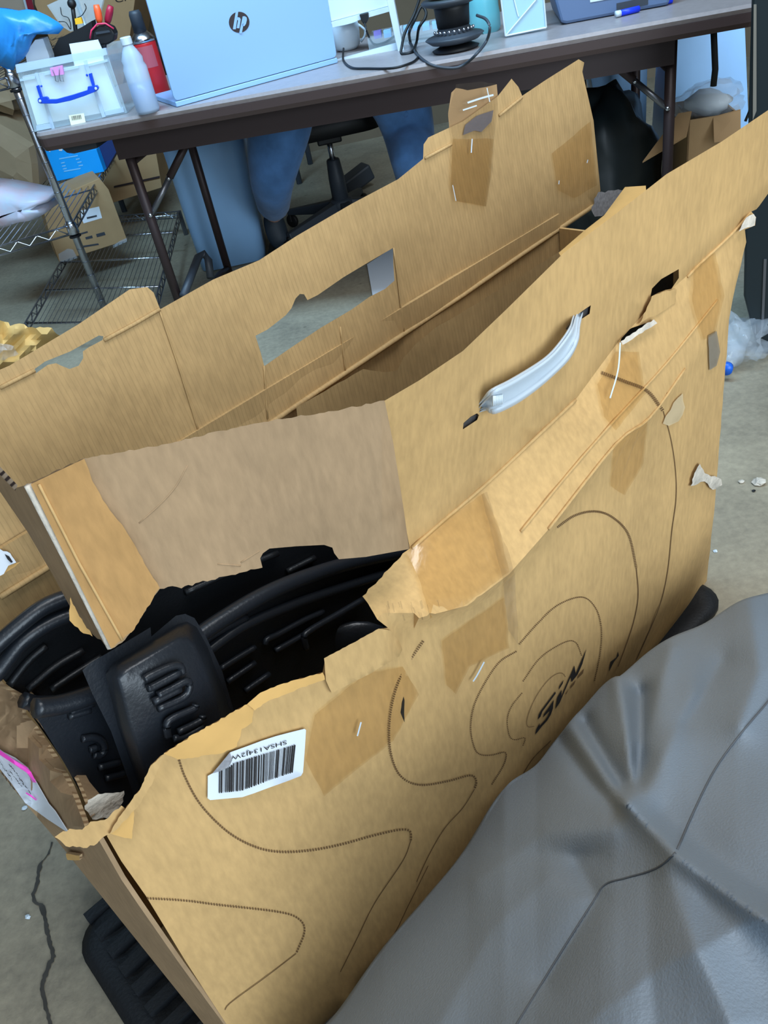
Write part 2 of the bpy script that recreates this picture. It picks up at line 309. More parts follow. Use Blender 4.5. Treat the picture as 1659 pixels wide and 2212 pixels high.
# ------------------------------------------------------------------ the big torn box
ybox = math.atan2(BU.y, BU.x)
box = thing('cardboard_box', 'huge torn brown cardboard box with white strap handle, filling the middle', 'box', BL+Vector((0, 0, .008)), ybox)
CR2 = [(200, 1420), (783, 1345), (905, 1335), (1010, 1308), (1100, 1240), (1181, 1148), (1330, 964), (1403, 905), (1480, 800), (1545, 690), (1600, 560), (1640, 470)]
FO1 = [(200, 1500), (885, 1185), (950, 1131), (1048, 1047), (1243, 864), (1300, 786), (1336, 738), (1394, 674), (1479, 600), (1511, 571), (1577, 509), (1623, 457), (1700, 390)]
def G(x): return interp(x, [(100, 0), (300, -.004), (560, -.022), (905, -.055), (1180, -.05), (1400, -.03), (1600, -.004), (1700, 0)])
def FO(x): return G(x)+interp(x, [(800, .05), (1050, .05), (1330, .04), (1480, .025), (1600, .008), (1700, .005)])
def wob(x, y, a=.0025): return a*noise.noise(Vector((x*.006, y*.006, 3)))+a*.5*noise.noise(Vector((x*.017, y*.014, 9)))
def offF(x, y):
    yc, yf = interp(x, CR2), interp(x, FO1)
    if x < 780 or y >= yc:
        yd = interp(x, [(800, 2500), (1000, 2000), (1150, 1660), (1330, 1440), (1480, 1230), (1560, 1090)]); dn = max(0, y-yd)
        return G(x)*max(0, 1-max(0, y-yc)/1000)+wob(x, y)+.00052*dn*dn/(dn+30)+(.014*(1-math.exp(-max(0, y-yc)/9))*math.exp(-max(0, y-yc)/220)*interp(x, [(835, .3), (880, 2.2), (1000, 1.8), (1150, .9), (1420, .3), (1560, 0)]))
    t = min(1, max(0, (yc-y)/max(8, yc-yf))); return G(x)+(FO(x)-G(x))*t+wob(x, y)
FR = lambda x, y, d: BP(x, y, offF(x, y)+d)
top = rag([(231, 1806), (253, 1768), (307, 1700), (325, 1653), (354, 1629)], 2, 8, 2)+rag([(354, 1627), (434, 1577), (535, 1521), (548, 1508), (563, 1497), (628, 1472), (697, 1452)], 1.5, 10, 8)+[(702, 1425), (760, 1393), (818, 1358), (838, 1356)]+rag([(815, 1338), (783, 1288), (845, 1224), (878, 1190)], 2, 9, 5)+FO1[1:12]
right_e = rag([(1633, 469), (1631, 487), (1609, 496), (1612, 523), (1600, 575), (1583, 645), (1575, 690), (1545, 1080), (1520, 1322)], 1, 25, 6)
fp = top+right_e+[(1517, 1332), (1200, 1672), (900, 2000), (582, 2343), (485, 2206), (400, 2075), (315, 1935), (262, 1860)]
holeB = [(1280+x/4.377, 420+y/4.377) for x, y in [(262, 1388), (300, 1300), (372, 1262), (510, 1216), (500, 1255), (400, 1315), (290, 1392)]]
front = sheet('front_panel', fp, FR, (KRAFT, EDGE), box, holes=[holeB], extra=[CR2[2:11], [(x+6, y+12) for x, y in CR2[2:11]], [(x, y+8) for x, y in FO1[1:12]]], step=34, label='front panel printed with dashed contour lines')
# upper front flap that still stands up, with the strap handle
FT = [(830, 866), (905, 822), (1000, 758), (1090, 672), (1218, 546), (1330, 462), (1440, 376), (1560, 305), (1659, 238), (1740, 190)]
def offU(x, y):
    yt, yf = interp(x, FT), interp(x, FO1); t = min(1, max(0, (yf-y)/max(20, yf-yt)))
    return FO(x)*(1-t)+interp(x, [(830, -.05), (1200, -.015), (1500, .0), (1700, .0)])*t+wob(x, y)
UP = lambda x, y, d: BP(x, y, offU(x, y)+d)
hz = lambda pts: [(980+x/5.184, 640+y/5.184) for x, y in pts]
slotL = hz([(103, 1490), (110, 1420), (195, 1345), (262, 1310), (285, 1330), (262, 1385)]); slotR = hz([(1255, 372), (1266, 312), (1345, 238), (1440, 165), (1535, 100), (1522, 195), (1420, 262), (1290, 372)])
holeA = [(1280+x/4.377, 420+y/4.377) for x, y in [(815, 706), (816, 790), (745, 893), (690, 903), (620, 930), (547, 968), (562, 890), (650, 800)]]
up = FT+[(1745, 330), (1690, 375), (1640, 445), (1634, 452)]+FO1[1:12][::-1]
sheet('upper_flap', up, UP, (KRAFT, EDGE), box, holes=[slotL, slotR, holeA], step=34, label='raised front flap with handle slots')
# torn band: left part of the flap, turned a little away
def offB(x, y): return interp(x, [(60, .075), (200, .055), (550, .012), (700, -.02), (830, -.05), (890, -.04)])+wob(x, y)
BD = lambda x, y, d: BP(x, y, offB(x, y)+d)
bt = rag([(60, 1046), (180, 990), (330, 965), (480, 930), (600, 905), (720, 888), (831, 865)], 2, 10, 3)
bbm = [(850, 960), (872, 1100), (884, 1186), (790, 1203), (732, 1208), (722, 1195), (718, 1183), (700, 1177), (640, 1180), (582, 1185), (568, 1195), (562, 1206), (567, 1226)]+rag([(567, 1226), (500, 1242), (430, 1258), (392, 1271), (372, 1266), (345, 1272)], 2.5, 8, 11)+rag([(345, 1272), (318, 1310), (295, 1350), (270, 1382), (240, 1402)], 2, 8, 12)+[(150, 1222)]
sheet('torn_band', bt+bbm, BD, (KRAFT_SHADED, EDGE), box, step=34, label='torn off upper band of the front, its shade put into the brown')
tabp = rag([(182, 991), (200, 1040), (222, 1080), (270, 1143), (300, 1195), (345, 1270)], 1.5, 12, 4)+rag([(345, 1270), (318, 1312), (290, 1360), (240, 1401)], 2, 8, 6)+[(160, 1240), (66, 1046), (120, 1020)]
sheet('glued_tab', tabp, lambda x, y, d: BP(x, y, offB(x, y)-.007+d), (KRAFT_TAB, EDGE), box, th=.004, step=26, label='orange brown glued tab over the torn band')
sidep = [(64, 1046), (30, 1055), (0, 1012), (-60, 930), (-60, 990), (0, 1062), (60, 1150), (110, 1235), (150, 1308)]+rag([(150, 1308), (152, 1330), (175, 1352), (200, 1370), (238, 1402)], 3, 7, 9)+[(150, 1222)]
def offS(x, y): return interp(x-interp(y, [(1046, 62), (1400, 238)]), [(-150, .30), (-60, .16), (0, .077), (5, .075)])
sheet('side_band', sidep, lambda x, y, d: BP(x, y, offS(x, y)+d), (KRAFT_SHADED, EDGE), box, th=.004, step=26)
obj('crease', MB().tube([BP(x, y, offB(x, y)-.0078) for x, y in dens([(84, 1046), (170, 1215), (264, 1383)], 20, False)], .0012, 6), KRAFT, box, True)
obj('worn_edge', MB().tube([BP(x, y, offB(x, y)-.001) for x, y in dens([(60, 1048), (150, 1222), (238, 1398)], 14, False)], .0032, 6), FUZZ, box, True)
sheet('fluted_edge', [(-40, 965), (0, 1008), (38, 1048), (33, 1060), (0, 1026), (-40, 985)], lambda x, y, d: BP(x, y, .10-.0008*x+d), (flutes('dark_flutes', (190, 165, 140), (60, 42, 38), 60),)*2, box, th=.003, step=12)
# rear flap and rear panel
RFt = [(-80, 832), (20, 790), (75, 757), (170, 700), (280, 625), (318, 620), (332, 632), (346, 668), (460, 604), (560, 562), (640, 510), (760, 440), (860, 387), (914, 343), (915, 312), (925, 297), (1000, 262), (1075, 208), (1105, 170), (1120, 188), (1128, 207), (1180, 172), (1250, 128), (1262, 135), (1258, 155), (1282, 260), (1290, 340), (1297, 412)]
RFo = [(-80, 1340), (0, 1290), (100, 1228), (300, 1103), (595, 907), (872, 722), (1000, 638), (1130, 548), (1280, 446), (1400, 380)]
def offR(x, y):
    t = (interp(x, RFo)-y)/430; return .265+interp(x, [(0, .035), (600, .03), (1250, .02)])*max(0, t)+wob(x, y, .003)+(.004 if x > 868 else 0)
RR = lambda x, y, d: BP(x, y, offR(x, y)+d)
z5 = lambda pts: [(x/2.765, 600+y/2.765) for x, y in pts]
z3 = lambda pts: [(500+x/3.318, 500+y/3.318) for x, y in pts]
slot = z5([(200, 550), (270, 500), (420, 440), (590, 345), (618, 350), (612, 372), (530, 415), (495, 440), (497, 480), (470, 525), (415, 545), (365, 525), (335, 510), (285, 520), (215, 570)])
win = z3([(172, 748), (260, 702), (390, 600), (430, 550), (460, 480), (490, 448), (520, 450), (545, 492), (620, 455), (800, 330), (1000, 210), (1158, 118), (1160, 230), (1168, 352), (1100, 412), (990, 468), (860, 560), (640, 690), (430, 830), (235, 965), (210, 870)])
rf = RFt[:-1]+[(1297, 412), (1285, 440)]+RFo[1:9][::-1]+[(-80, 1340)]
sheet('rear_flap', rf, RR, (KRAFT_IN, EDGE), box, holes=[slot, win], extra=[RFo], step=34, label='raised rear flap with cut-out window and slot')
tab_edge = lambda pts, r=.0028: MB().tube([BP(x, y, offR(x, y)-.001) for x, y in dens(pts, 20, False)], r, 6)
obj('crease', tab_edge([(0, 838), (75, 800)], .0022), KRAFT_IN, box, True); obj('crease', tab_edge([(225, 735), (290, 700), (345, 668)], .0022), KRAFT_IN, box, True)
obj('crease', tab_edge([(918, 342), (975, 312)], .002), KRAFT_IN, box, True); obj('crease', tab_edge([(1078, 250), (1128, 210)], .002), KRAFT_IN, box, True)
obj('crease', tab_edge(RFo[1:9], .0035), KRAFT_IN, box, True)
for pts in ([(345, 672), (385, 790), (430, 935)], [(850, 535), (860, 610), (873, 720)], [(735, 706), (747, 808)], [(570, 790), (578, 905)]): obj('crease', tab_edge(pts, .0011), KRAFT_IN, box, True)
def lp(u_, off, z): return BX(u_, off, z+.008)
def slab(p, vec, m=None): return MB().prism(p, vec)
obj('rear_panel', slab([lp(-.02, .268, 0), lp(1.0, .268, 0), lp(.985, .268, .68), lp(.0, .268, .655)], -BN*.005), KRAFT_IN, box)
obj('bottom_panel', slab([lp(0, .02, .001), lp(.60, .02, .001), lp(.985, .14, .001), lp(.985, .265, .001), lp(-.01, .265, .001)], (0, 0, .005)), KRAFT_IN, box)
obj('right_panel', slab([lp(.99, .12, 0), lp(.99, .266, 0), lp(.985, .266, .66), lp(.995, .02, .66), lp(1.0, .012, .32)], BU*-.005), KRAFT, box)
# left panel (seen nearly edge-on) two plies
def offL(x, y):
    xe = interp(y, [(1480, 0), (1735, 190), (1812, 213), (1956, 300), (2209, 481), (2330, 570)]); return interp(xe-x, [(-20, .006), (0, .008), (60, .10), (95, .2), (200, .262), (330, .29)])
def offL2(x, y):
    t = max(0, min(1, (1786-y)/300)); return .01+.25*t+.0012*max(0, (interp(y, [(1480, 0), (1786, 182)])-x))
lpoly = rag([(-120, 1340), (0, 1483), (47, 1508), (49, 1550), (72, 1573), (119, 1642), (152, 1703), (177, 1768), (183, 1786)], .3, 14, 21)+[(178, 1800), (195, 1812), (120, 1812), (60, 1742), (0, 1668), (-120, 1525)]
LP = lambda x, y, d: BP(x, y, min(.19, .012+.26*max(0, (1786-y)/303)+.17*max(0, interp(y, [(1340, -120), (1483, 0), (1786, 183), (1812, 205)])-x)/93))+BU*d
sheet('left_panel', lpoly, LP, (KRAFT_SHADED, EDGE), box, th=.004, step=24, label='left end panel with a printed white sticker')
sheet('inner_ply', rag([(47, 1508), (68, 1530), (100, 1588), (145, 1652), (172, 1705), (196, 1735)], .3, 12, 31)+[(190, 1772), (180, 1778)]+rag([(177, 1768), (150, 1700), (118, 1640), (72, 1573), (50, 1550)], .3, 12, 32), lambda x, y, d: LP(x, y, d)+BU*.007, (KRAFT_SHADED, EDGE), box, th=.003, step=16)
low = rag([(120, 1812), (155, 1830), (190, 1826), (213, 1814)], 3, 7, 14)+[(262, 1900), (300, 1956), (390, 2085), (481, 2209), (575, 2343), (545, 2345), (440, 2212), (280, 2012)]
LL = lambda x, y, d: BP(x, y, -.001+interp(interp(y, [(1812, 213), (1956, 300), (2209, 481), (2343, 575)])-x, [(0, 0), (95, .17)]))+BU*d
sheet('left_panel_lower', low, LL, (KRAFT_SHADED, EDGE), box, th=.004, step=24, edge=0)
for q in ([LL(440, 2212, .001), LL(125, 1816, .001), lp(-.02, .264, .32), lp(-.02, .264, .0)], [LL(545, 2345, .001), LL(440, 2212, .001), lp(-.02, .264, .0)]): obj('left_panel_rear', MB().prism(q, BU*.003), KRAFT_SHADED, box)
# torn scraps of board around the corner and edges
def scrap(name, pts, f, d, mats=(KRAFT, EDGE), seed=1, amp=3, th=.003, st=14, label=None):
    return sheet(name, rag(pts+[pts[0]], amp, 7, seed)[:-1], lambda x, y, q: f(x, y, q-d), mats, box, th=th, step=st, label=label)
FRc = lambda x, y, d: BP(x, y, offF(max(x, 300), y)+d)
scrap('torn_scrap', [(118, 1808), (150, 1790), (178, 1792), (195, 1775), (232, 1768), (262, 1740), (280, 1760), (255, 1792), (228, 1805), (210, 1822), (180, 1832), (150, 1830)], FRc, .004, seed=41, label='ragged torn corner of the box')
scrap('torn_scrap', [(190, 1728), (205, 1720), (235, 1713), (268, 1708), (262, 1738), (240, 1765), (200, 1770), (183, 1748)], lambda x, y, d: BP(x, y, .02+d), 0, (FUZZ, FUZZ), 42)
scrap('torn_scrap', [(286, 1742), (290, 1760), (285, 1812), (262, 1808), (236, 1800), (258, 1772)], FRc, .006, (PLY, EDGE), 43, 1)
scrap('torn_scrap', [(152, 1836), (182, 1840), (182, 1850), (155, 1850)], LL, .005, (PLY, EDGE), 44, 1)
scrap('rolled_edge', [(325, 1655), (354, 1630), (330, 1690), (300, 1740), (258, 1786), (236, 1802), (256, 1766), (305, 1700)], FRc, .008, seed=45, amp=1.5)
scrap('peeled_ply', [(354, 1627), (434, 1577), (535, 1521), (548, 1534), (545, 1560), (522, 1575), (512, 1612), (485, 1625), (450, 1631), (385, 1641)], FRc, .004, (PLY, EDGE), 46, 2, label='torn orange inner ply above the barcode sticker')
scrap('rolled_edge', [(534, 1521), (563, 1496), (628, 1471), (697, 1453), (702, 1468), (640, 1490), (575, 1517), (550, 1535)], FRc, .007, (PLY, EDGE), 47, 1.5)
scrap('folded_tab', [(700, 1422), (760, 1390), (818, 1358), (843, 1362), (862, 1385), (869, 1404), (862, 1418), (800, 1455), (717, 1497), (704, 1470)], FRc, .006, seed=48, amp=.6, th=.004, label='small folded tab at the torn edge')
scrap('torn_scrap', [(1612, 470), (1628, 462), (1633, 470), (1630, 487), (1608, 494), (1596, 500)], FR, .006, (FUZZ, FUZZ), 49, 1)
scrap('torn_scrap', [(1500, 1022), (1512, 1002), (1522, 1022), (1558, 1035), (1560, 1048), (1540, 1058), (1522, 1040), (1492, 1050)], FR, .006, (FUZZ, FUZZ), 50, 2, label='pale torn fuzzy bit on the right edge')
scrap('torn_scrap', [(1408, 640), (1440, 628), (1462, 625), (1459, 655), (1420, 680), (1395, 690), (1380, 700), (1395, 672)], lambda x, y, d: BP(x, y, offU(x, y)+d-.002), .004, seed=51, amp=1.5)
scrap('torn_scrap', [(1341, 737), (1392, 702), (1412, 690), (1420, 698), (1380, 722), (1345, 745)], FR, .006, (FUZZ, FUZZ), 52, 1.5)
scrap('torn_scrap', [(152, 1290), (165, 1318), (200, 1375), (180, 1368), (150, 1340)], lambda x, y, d: BP(x, y, .08+d), 0, (PLY, EDGE), 53, 2)
scrap('torn_scrap', [(1278, 447), (1292, 415), (1350, 408), (1395, 420), (1330, 455), (1285, 468)], lambda x, y, d: BP(x, y, .2+d), 0, (GREYP, EDGE), 54, 3)
# inner sheet and right end flap seen in the gap
INt = [(640, 880), (785, 797), (830, 804), (858, 800), (872, 772), (905, 737), (940, 708), (1000, 674), (1100, 612), (1210, 542), (1260, 508)]
sheet('inner_flap', rag(INt, .8, 14, 3)+[(1300, 700), (900, 1000), (660, 1050)], lambda x, y, d: BP(x, y, .20+interp(x, [(640, .03), (900, 0), (1260, -.03)])+wob(x, y)+d), (KRAFT_IN, EDGE), box, step=34)
sheet('right_end_flap', [(1207, 546), (1260, 500), (1305, 465), (1350, 404), (1395, 401), (1396, 418), (1460, 400), (1440, 470), (1330, 540), (1215, 560)], lambda x, y, d: BP(x, y, interp(y-interp(x, FT), [(-60, .12), (0, .05), (60, .03)])+d), (PLY, EDGE), box, th=.004, step=22, label='bright folded end flap')
# strap handle
hup = hz([(262, 1262), (350, 1150), (440, 1048), (640, 945), (900, 790), (1080, 660), (1220, 500), (1320, 350), (1352, 250), (1375, 185)]); hlo = hz([(268, 1315), (380, 1280), (458, 1322), (700, 1210), (930, 1050), (1150, 860), (1310, 690), (1400, 500), (1418, 330), (1455, 180)])
n_ = 40
def resamp(p, n): p = smoothpl(p, 8); d = [0]; [d.append(d[-1]+math.dist(p[i], p[i+1])) for i in range(len(p)-1)]; return [(float(np.interp(d[-1]*k/(n-1), d, [q[0] for q in p])), float(np.interp(d[-1]*k/(n-1), d, [q[1] for q in p]))) for k in range(n)]
def resk(p, n): return [(float(np.interp(k/(n-1)*(len(p)-1), range(len(p)), [q[0] for q in p])), float(np.interp(k/(n-1)*(len(p)-1), range(len(p)), [q[1] for q in p]))) for k in range(n)]
U_, L2_ = resk(smoothpl(hup, 6), n_), resk(smoothpl(hlo, 6), n_)
def hoff(t): return -.028*min(1, 4*min(t, 1-t))+.003
rows = []
for k in range(n_):
    t = k/(n_-1); a, b = np.array(U_[k]), np.array(L2_[k]); row = []
    for q, lift in ((0, .006), (.06, 0), (.2, -.001), (.3, .0035), (.7, .0035), (.8, -.001), (.94, 0), (1, .006)):
        p = a+(b-a)*q; row.append(BP(p[0], p[1], offU(p[0], p[1])+hoff(t)+lift))
    rows.append(row)
mb = MB().grid(rows).grid([[p-BN*.003 for p in r] for r in rows])
hd = obj('strap_handle', mb, M('handle_plastic', (186, 198, 208), .4), box, True, label='curved white plastic carry handle')
for k in range(6):
    x, y = 980+(450+k*18)/5.184, 640+(1115-k*3)/5.184; o_ = offU(x, y)
    obj('grip_rib', MB().tube([BP(x, y, o_-.024), BP(x-1, y+21, o_-.024)], .0012, 5), WHITEPL, hd, True)
for pts in ([(105, 1490), (115, 1420), (200, 1350), (270, 1320), (270, 1380)], [(1440, 175), (1535, 105), (1520, 190), (1430, 255)]):
    p = hz(pts); obj('handle_end', MB().prism([BP(x, y, offU(x, y)+.004) for x, y in p], -BN*.003), STEEL, hd)
# prints on the front
def ribbon(mb, pts, wpx, f, d=-.0012, dash=None):
    p = smoothpl(pts, 8); dd = [0]
    for i in range(len(p)-1): dd.append(dd[-1]+math.dist(p[i], p[i+1]))
    X = lambda s: (float(np.interp(s, dd, [q[0] for q in p])), float(np.interp(s, dd, [q[1] for q in p])))
    s = 0; st = dash or 9
    while s < dd[-1]-1:
        e = min(dd[-1], s+st*(.6 if dash else 1)); a, b = np.array(X(s)), np.array(X(e)); t = b-a; nn = np.array([-t[1], t[0]])/max(1e-6, np.hypot(*t))*wpx/2
        mb.add([f(*(a+nn), d), f(*(b+nn), d), f(*(b-nn), d), f(*(a-nn), d)], [(0, 1, 2, 3)]); s += st
    return mb
curves = [
 ([(1300, 805), (1350, 824), (1399, 845), (1433, 888)], 9, 4.5), ([(1433, 888), (1449, 945), (1459, 1010), (1461, 1075), (1452, 1145), (1443, 1231), (1428, 1300), (1400, 1370), (1375, 1425)], 1.8, None),
 ([(1204, 1139), (1244, 1113), (1287, 1105), (1324, 1118), (1358, 1155), (1375, 1227)], 6, 3.6), ([(1375, 1227), (1379, 1286), (1370, 1340), (1352, 1395), (1335, 1440)], 2, None),
 ([(915, 1385), (869, 1455), (846, 1527), (841, 1599), (852, 1653), (873, 1683), (911, 1696), (970, 1687), (1016, 1675), (1029, 1687), (1025, 1705)], 5.5, 5), ([(1025, 1705), (1000, 1745), (960, 1790), (925, 1850), (900, 1905)], 1.8, None),
 ([(1116, 1407), (1080, 1430), (1050, 1472), (1025, 1523), (1017, 1573), (1025, 1615), (1038, 1630), (1063, 1631), (1090, 1625), (1093, 1638), (1084, 1660), (1062, 1695)], 3.6, 4), ([(1122, 1392), (1164, 1345), (1206, 1307), (1257, 1290), (1286, 1312), (1299, 1354), (1297, 1409), (1284, 1472)], 3.4, 4),
 ([(1130, 1472), (1168, 1421), (1219, 1388), (1244, 1388), (1257, 1417)], 2.8, 4), ([(1128, 1497), (1105, 1527), (1096, 1556), (1101, 1590), (1113, 1598), (1134, 1594), (1130, 1611)], 2.6, 4),
 ([(1154, 1569), (1141, 1570), (1138, 1559), (1143, 1539), (1155, 1511), (1172, 1484), (1190, 1464), (1205, 1455), (1216, 1455), (1222, 1463)], 2, 3),
 ([(387, 1642), (401, 1681), (434, 1739), (488, 1794), (542, 1826), (597, 1840), (665, 1838), (735, 1825), (800, 1807), (860, 1793), (885, 1795), (888, 1815)], 6, 6), ([(888, 1815), (870, 1860), (810, 1950), (770, 2030), (735, 2100)], 2, None),
 ([(318, 1941), (400, 1946), (470, 1955), (600, 1970), (645, 1985), (658, 2012), (640, 2060)], 5, 6), ([(640, 2060), (575, 2110), (500, 2165), (486, 2182)], 2, None),
 ([(1190, 1600), (1150, 1640), (1120, 1690)], 1.8, None), ([(925, 1870), (880, 1960), (850, 2020), (800, 2090)], 1.6, None)]
for pts, wpx, ds in curves: obj('printed_line', ribbon(MB(), pts, wpx*.8, FR, dash=ds), DASH, front)
lg = lambda pts: [(1130+x/10.06, 1380+y/10.06) for x, y in pts]
for pts in ([(700, 1145), (712, 1185), (420, 1580), (380, 1690), (318, 1755), (340, 1650), (390, 1560)],
            [(670, 1325), (655, 1430), (650, 1510), (600, 1650), (520, 1780), (400, 1910), (300, 2040), (260, 2075), (285, 1970), (360, 1830), (358, 1890), (480, 1760), (570, 1620), (585, 1555), (430, 1710), (450, 1640), (560, 1490)],
            [(880, 890), (865, 965), (775, 1110), (785, 1040)],
            [(700, 1525), (745, 1270), (840, 1105), (832, 1245), (990, 870), (1050, 740), (1115, 580), (1145, 760), (1380, 215), (1290, 540), (1190, 770), (1055, 940), (1040, 820), (880, 1190), (800, 1380)]):
    p = lg(pts); vs = [Vector(q) for q in p]; V, E, Fc = delaunay_2d_cdt(vs, [(i, (i+1) % len(p)) for i in range(len(p))], [], 0, 1e-5)[:3]
    tri = [list(f) for f in Fc if inside(tuple(sum((V[i] for i in f), Vector((0, 0)))/len(f)), p)]
    obj('logo_print', MB().add([FR(v.x, v.y, -.0016) for v in V], tri), INK, front)
for pts in ([(1325, 650), (1300, 750), (1180, 870), (1195, 800)], [(1150, 890), (1110, 990), (1020, 1090), (1030, 1030)], [(990, 1090), (975, 1130), (930, 1215), (922, 1190)]):
    obj('logo_print', MB().add([FR(x, y, -.0015) for x, y in lg(pts)], [(0, 1, 2, 3)]), DASH, front)
# barcode sticker
bz = lambda pts: [(430+x/6.636, 1560+y/6.636) for x, y in pts]
st_ = sheet('barcode_sticker', bz([(125, 770), (190, 735), (290, 620), (450, 430), (700, 340), (900, 265), (1100, 200), (1290, 150), (1510, 95), (1533, 112), (1515, 400), (1490, 720), (1462, 770), (1240, 855), (1000, 940), (800, 1015), (620, 1075), (400, 1095), (160, 1117), (122, 1090)]), lambda x, y, d: FR(x, y, -.0032+d), WHITEP, front, th=.0006, step=24, label='white barcode sticker')
sheet('torn_patch', rag(bz([(195, 735), (290, 625), (440, 440), (470, 540), (430, 640), (300, 705), (195, 735)]), 1, 5, 3), lambda x, y, d: FR(x, y, -.0042+d), GREYP, st_, th=.0005, step=14) if False else None
rb = random.Random(12); mb = MB(); x = 285.
while x < 1345:
    wv_ = rb.choice([6, 6, 9, 14, 22]); tp = interp(x, [(285, 700), (430, 640), (480, 590), (600, 555), (800, 490), (1000, 430), (1200, 365), (1345, 320)]); bt_ = interp(x, [(285, 1018), (600, 985), (800, 910), (1000, 835), (1340, 718)]); sh = interp(x, [(285, 4), (900, 12), (1340, 42)])
    ks = 5
    for k in range(ks):
        t0, t1 = k/ks, (k+1)/ks
        q = [(x+sh*(1-t0), tp+(bt_-tp)*t0), (x+wv_+sh*(1-t0), tp+(bt_-tp)*t0), (x+wv_+sh*(1-t1), tp+(bt_-tp)*t1), (x+sh*(1-t1), tp+(bt_-tp)*t1)]
        mb.add([FR(a, b, -.0045) for a, b in bz(q)], [(0, 1, 2, 3)])
    x += wv_+rb.choice([6, 8, 10, 16])
obj('barcode_lines', mb, INK, front)
def textmesh(s, font_size=1.0):
    c = bpy.data.curves.new('t', 'FONT'); c.body = s; c.size = font_size; o = bpy.data.objects.new('t', c); COL.objects.link(o)
    dg = bpy.context.evaluated_depsgraph_get(); dg.update(); me = bpy.data.meshes.new_from_object(o.evaluated_get(dg)); vs = [v.co.copy() for v in me.vertices]; fs = [tuple(p.vertices) for p in me.polygons]
    bpy.data.objects.remove(o); bpy.data.curves.remove(c); bpy.data.meshes.remove(me)
    x0, x1 = min(v.x for v in vs), max(v.x for v in vs); return [((v.x-x0)/(x1-x0), v.y) for v in vs], fs
def puttext(name, s, p0, p1, hvec, f, mat, parent, size=1.0):
    vs, fs = textmesh(s); p0, p1, h = np.array(p0, float), np.array(p1, float), np.array(hvec, float)
    return obj(name, MB().add([f(*(p0+(p1-p0)*a+h*b/.7)) for a, b in vs], fs), mat, parent)
puttext('sticker_text', 'SHSA134J2W', bz([(1255, 262)])[0], bz([(448, 498)])[0], (.5, 8.6), lambda x, y: FR(x, y, -.0046), INK, front)
gp = bz([(195, 735), (290, 625), (445, 435), (475, 545), (430, 640), (300, 705)])
obj('torn_patch', MB().prism([FR(x, y, -.0050) for x, y in gp], BN*-.0004), GREYP, front)
# sticker with pink marker on the left end
lz = lambda pts: [(x/7.373, 1550+y/7.373) for x, y in pts]
LK = lambda x, y, d=0: LP(x, y, 0)-BU*(.002+d)+BN*(.005+2*d)
LPs = lambda k: (lambda x, y, d: LP(x, y, d)-BU*k+BN*(k*2))
lbl = sheet('printed_sticker', lz([(-60, 380), (60, 470), (240, 560), (450, 720), (780, 1290), (880, 1400), (1095, 1740), (760, 1530), (410, 1280), (180, 950), (0, 720), (-60, 650)]), LPs(.003), WHITEP, box, th=.0006, step=14, label='white sticker with pink marker and handwriting')
obj('pink_marker', MB().prism([LK(*p, .003) for p in lz([(-30, 340), (0, 360), (220, 520), (430, 640), (500, 720), (580, 880), (530, 880), (440, 730), (250, 600), (0, 430)])], BU*-.0003), PINK, lbl)
obj('pink_marker', MB().prism([LK(*p, .003) for p in lz([(420, 1040), (500, 1080), (590, 1160), (575, 1165), (480, 1095), (420, 1055)])], BU*-.0003), PINK, lbl)
mb = MB(); rl = random.Random(5)
for bx, by, nn in ((150, 580, 9), (0, 540, 8), (170, 700, 7), (370, 880, 5), (30, 700, 8)):
    for k in range(nn):
        x, y = bx+k*26+rl.uniform(-6, 6), by+k*36+rl.uniform(-8, 8); q = lz([(x, y), (x+rl.uniform(12, 34), y+rl.uniform(20, 50))])
        ribbon(mb, [q[0], q[1]], rl.uniform(.7, 1.5), lambda a, b, d: LK(a, b, .0032))
obj('handwriting', mb, INK, lbl)
# tapes on the box
def tape(pts, f, d=-.003, m=None, seed=1, st=22, amp=1.2, nm='tape'): return sheet(nm, rag(pts+[pts[0]], amp, 14, seed)[:-1], lambda x, y, q: f(x, y, q+d), m or TAPE, box, th=.0004, step=st, smooth=True)
tape([(680, 1545), (790, 1455), (870, 1440), (905, 1500), (850, 1600), (700, 1720), (660, 1640)], FR, seed=3)
tape([(955, 1385), (1090, 1290), (1100, 1400), (1015, 1440), (985, 1500), (965, 1480)], FR, seed=4)
tape([(878, 1195), (960, 1125), (1045, 1065), (1075, 1130), (1100, 1235), (1000, 1310), (930, 1335), (905, 1250)], FR, -.004, seed=5)
tape([(1290, 830), (1330, 760), (1380, 760), (1395, 850), (1330, 930), (1305, 900)], FR, seed=6); tape([(1325, 965), (1400, 905), (1390, 1000), (1350, 1070), (1320, 1050)], FR, seed=7)
tape([(1500, 580), (1545, 545), (1565, 640), (1545, 720), (1520, 735), (1495, 650)], FR, -.004, seed=8)
tape([(1040, 1068), (1052, 1062), (1072, 1130), (1100, 1195), (1112, 1240), (1120, 1395), (1098, 1360), (1085, 1245)], FR, -.0055, TAPE2, 9, 14, nm='strap_strip')
for pts, rr_ in (([(1125, 1148), (1230, 1020), (1330, 905), (1440, 785), (1550, 648)], .0016), ([(890, 1184), (950, 1131), (1048, 1047), (1150, 952), (1243, 864)], .0022), ([(1485, 598), (1511, 571), (1577, 509), (1621, 460)], .002), ([(1185, 1143), (1330, 960), (1403, 903), (1480, 797)], .0018)): obj('crease', MB().tube([FR(x, y, -.0006) for x, y in dens(smoothpl(pts, 4), 14, False)], rr_, 6), KRAFT, box, True)
tape([(985, 182), (1040, 176), (1072, 180), (1076, 225), (1068, 300), (1062, 380), (1050, 446), (985, 434), (974, 410), (978, 300), (968, 245)], RR, -.004, TAPE2, 11, 18)
tape([(978, 300), (1066, 300), (1060, 380), (1050, 446), (985, 434), (974, 400)], RR, -.0055, TAPE, 12, 18)
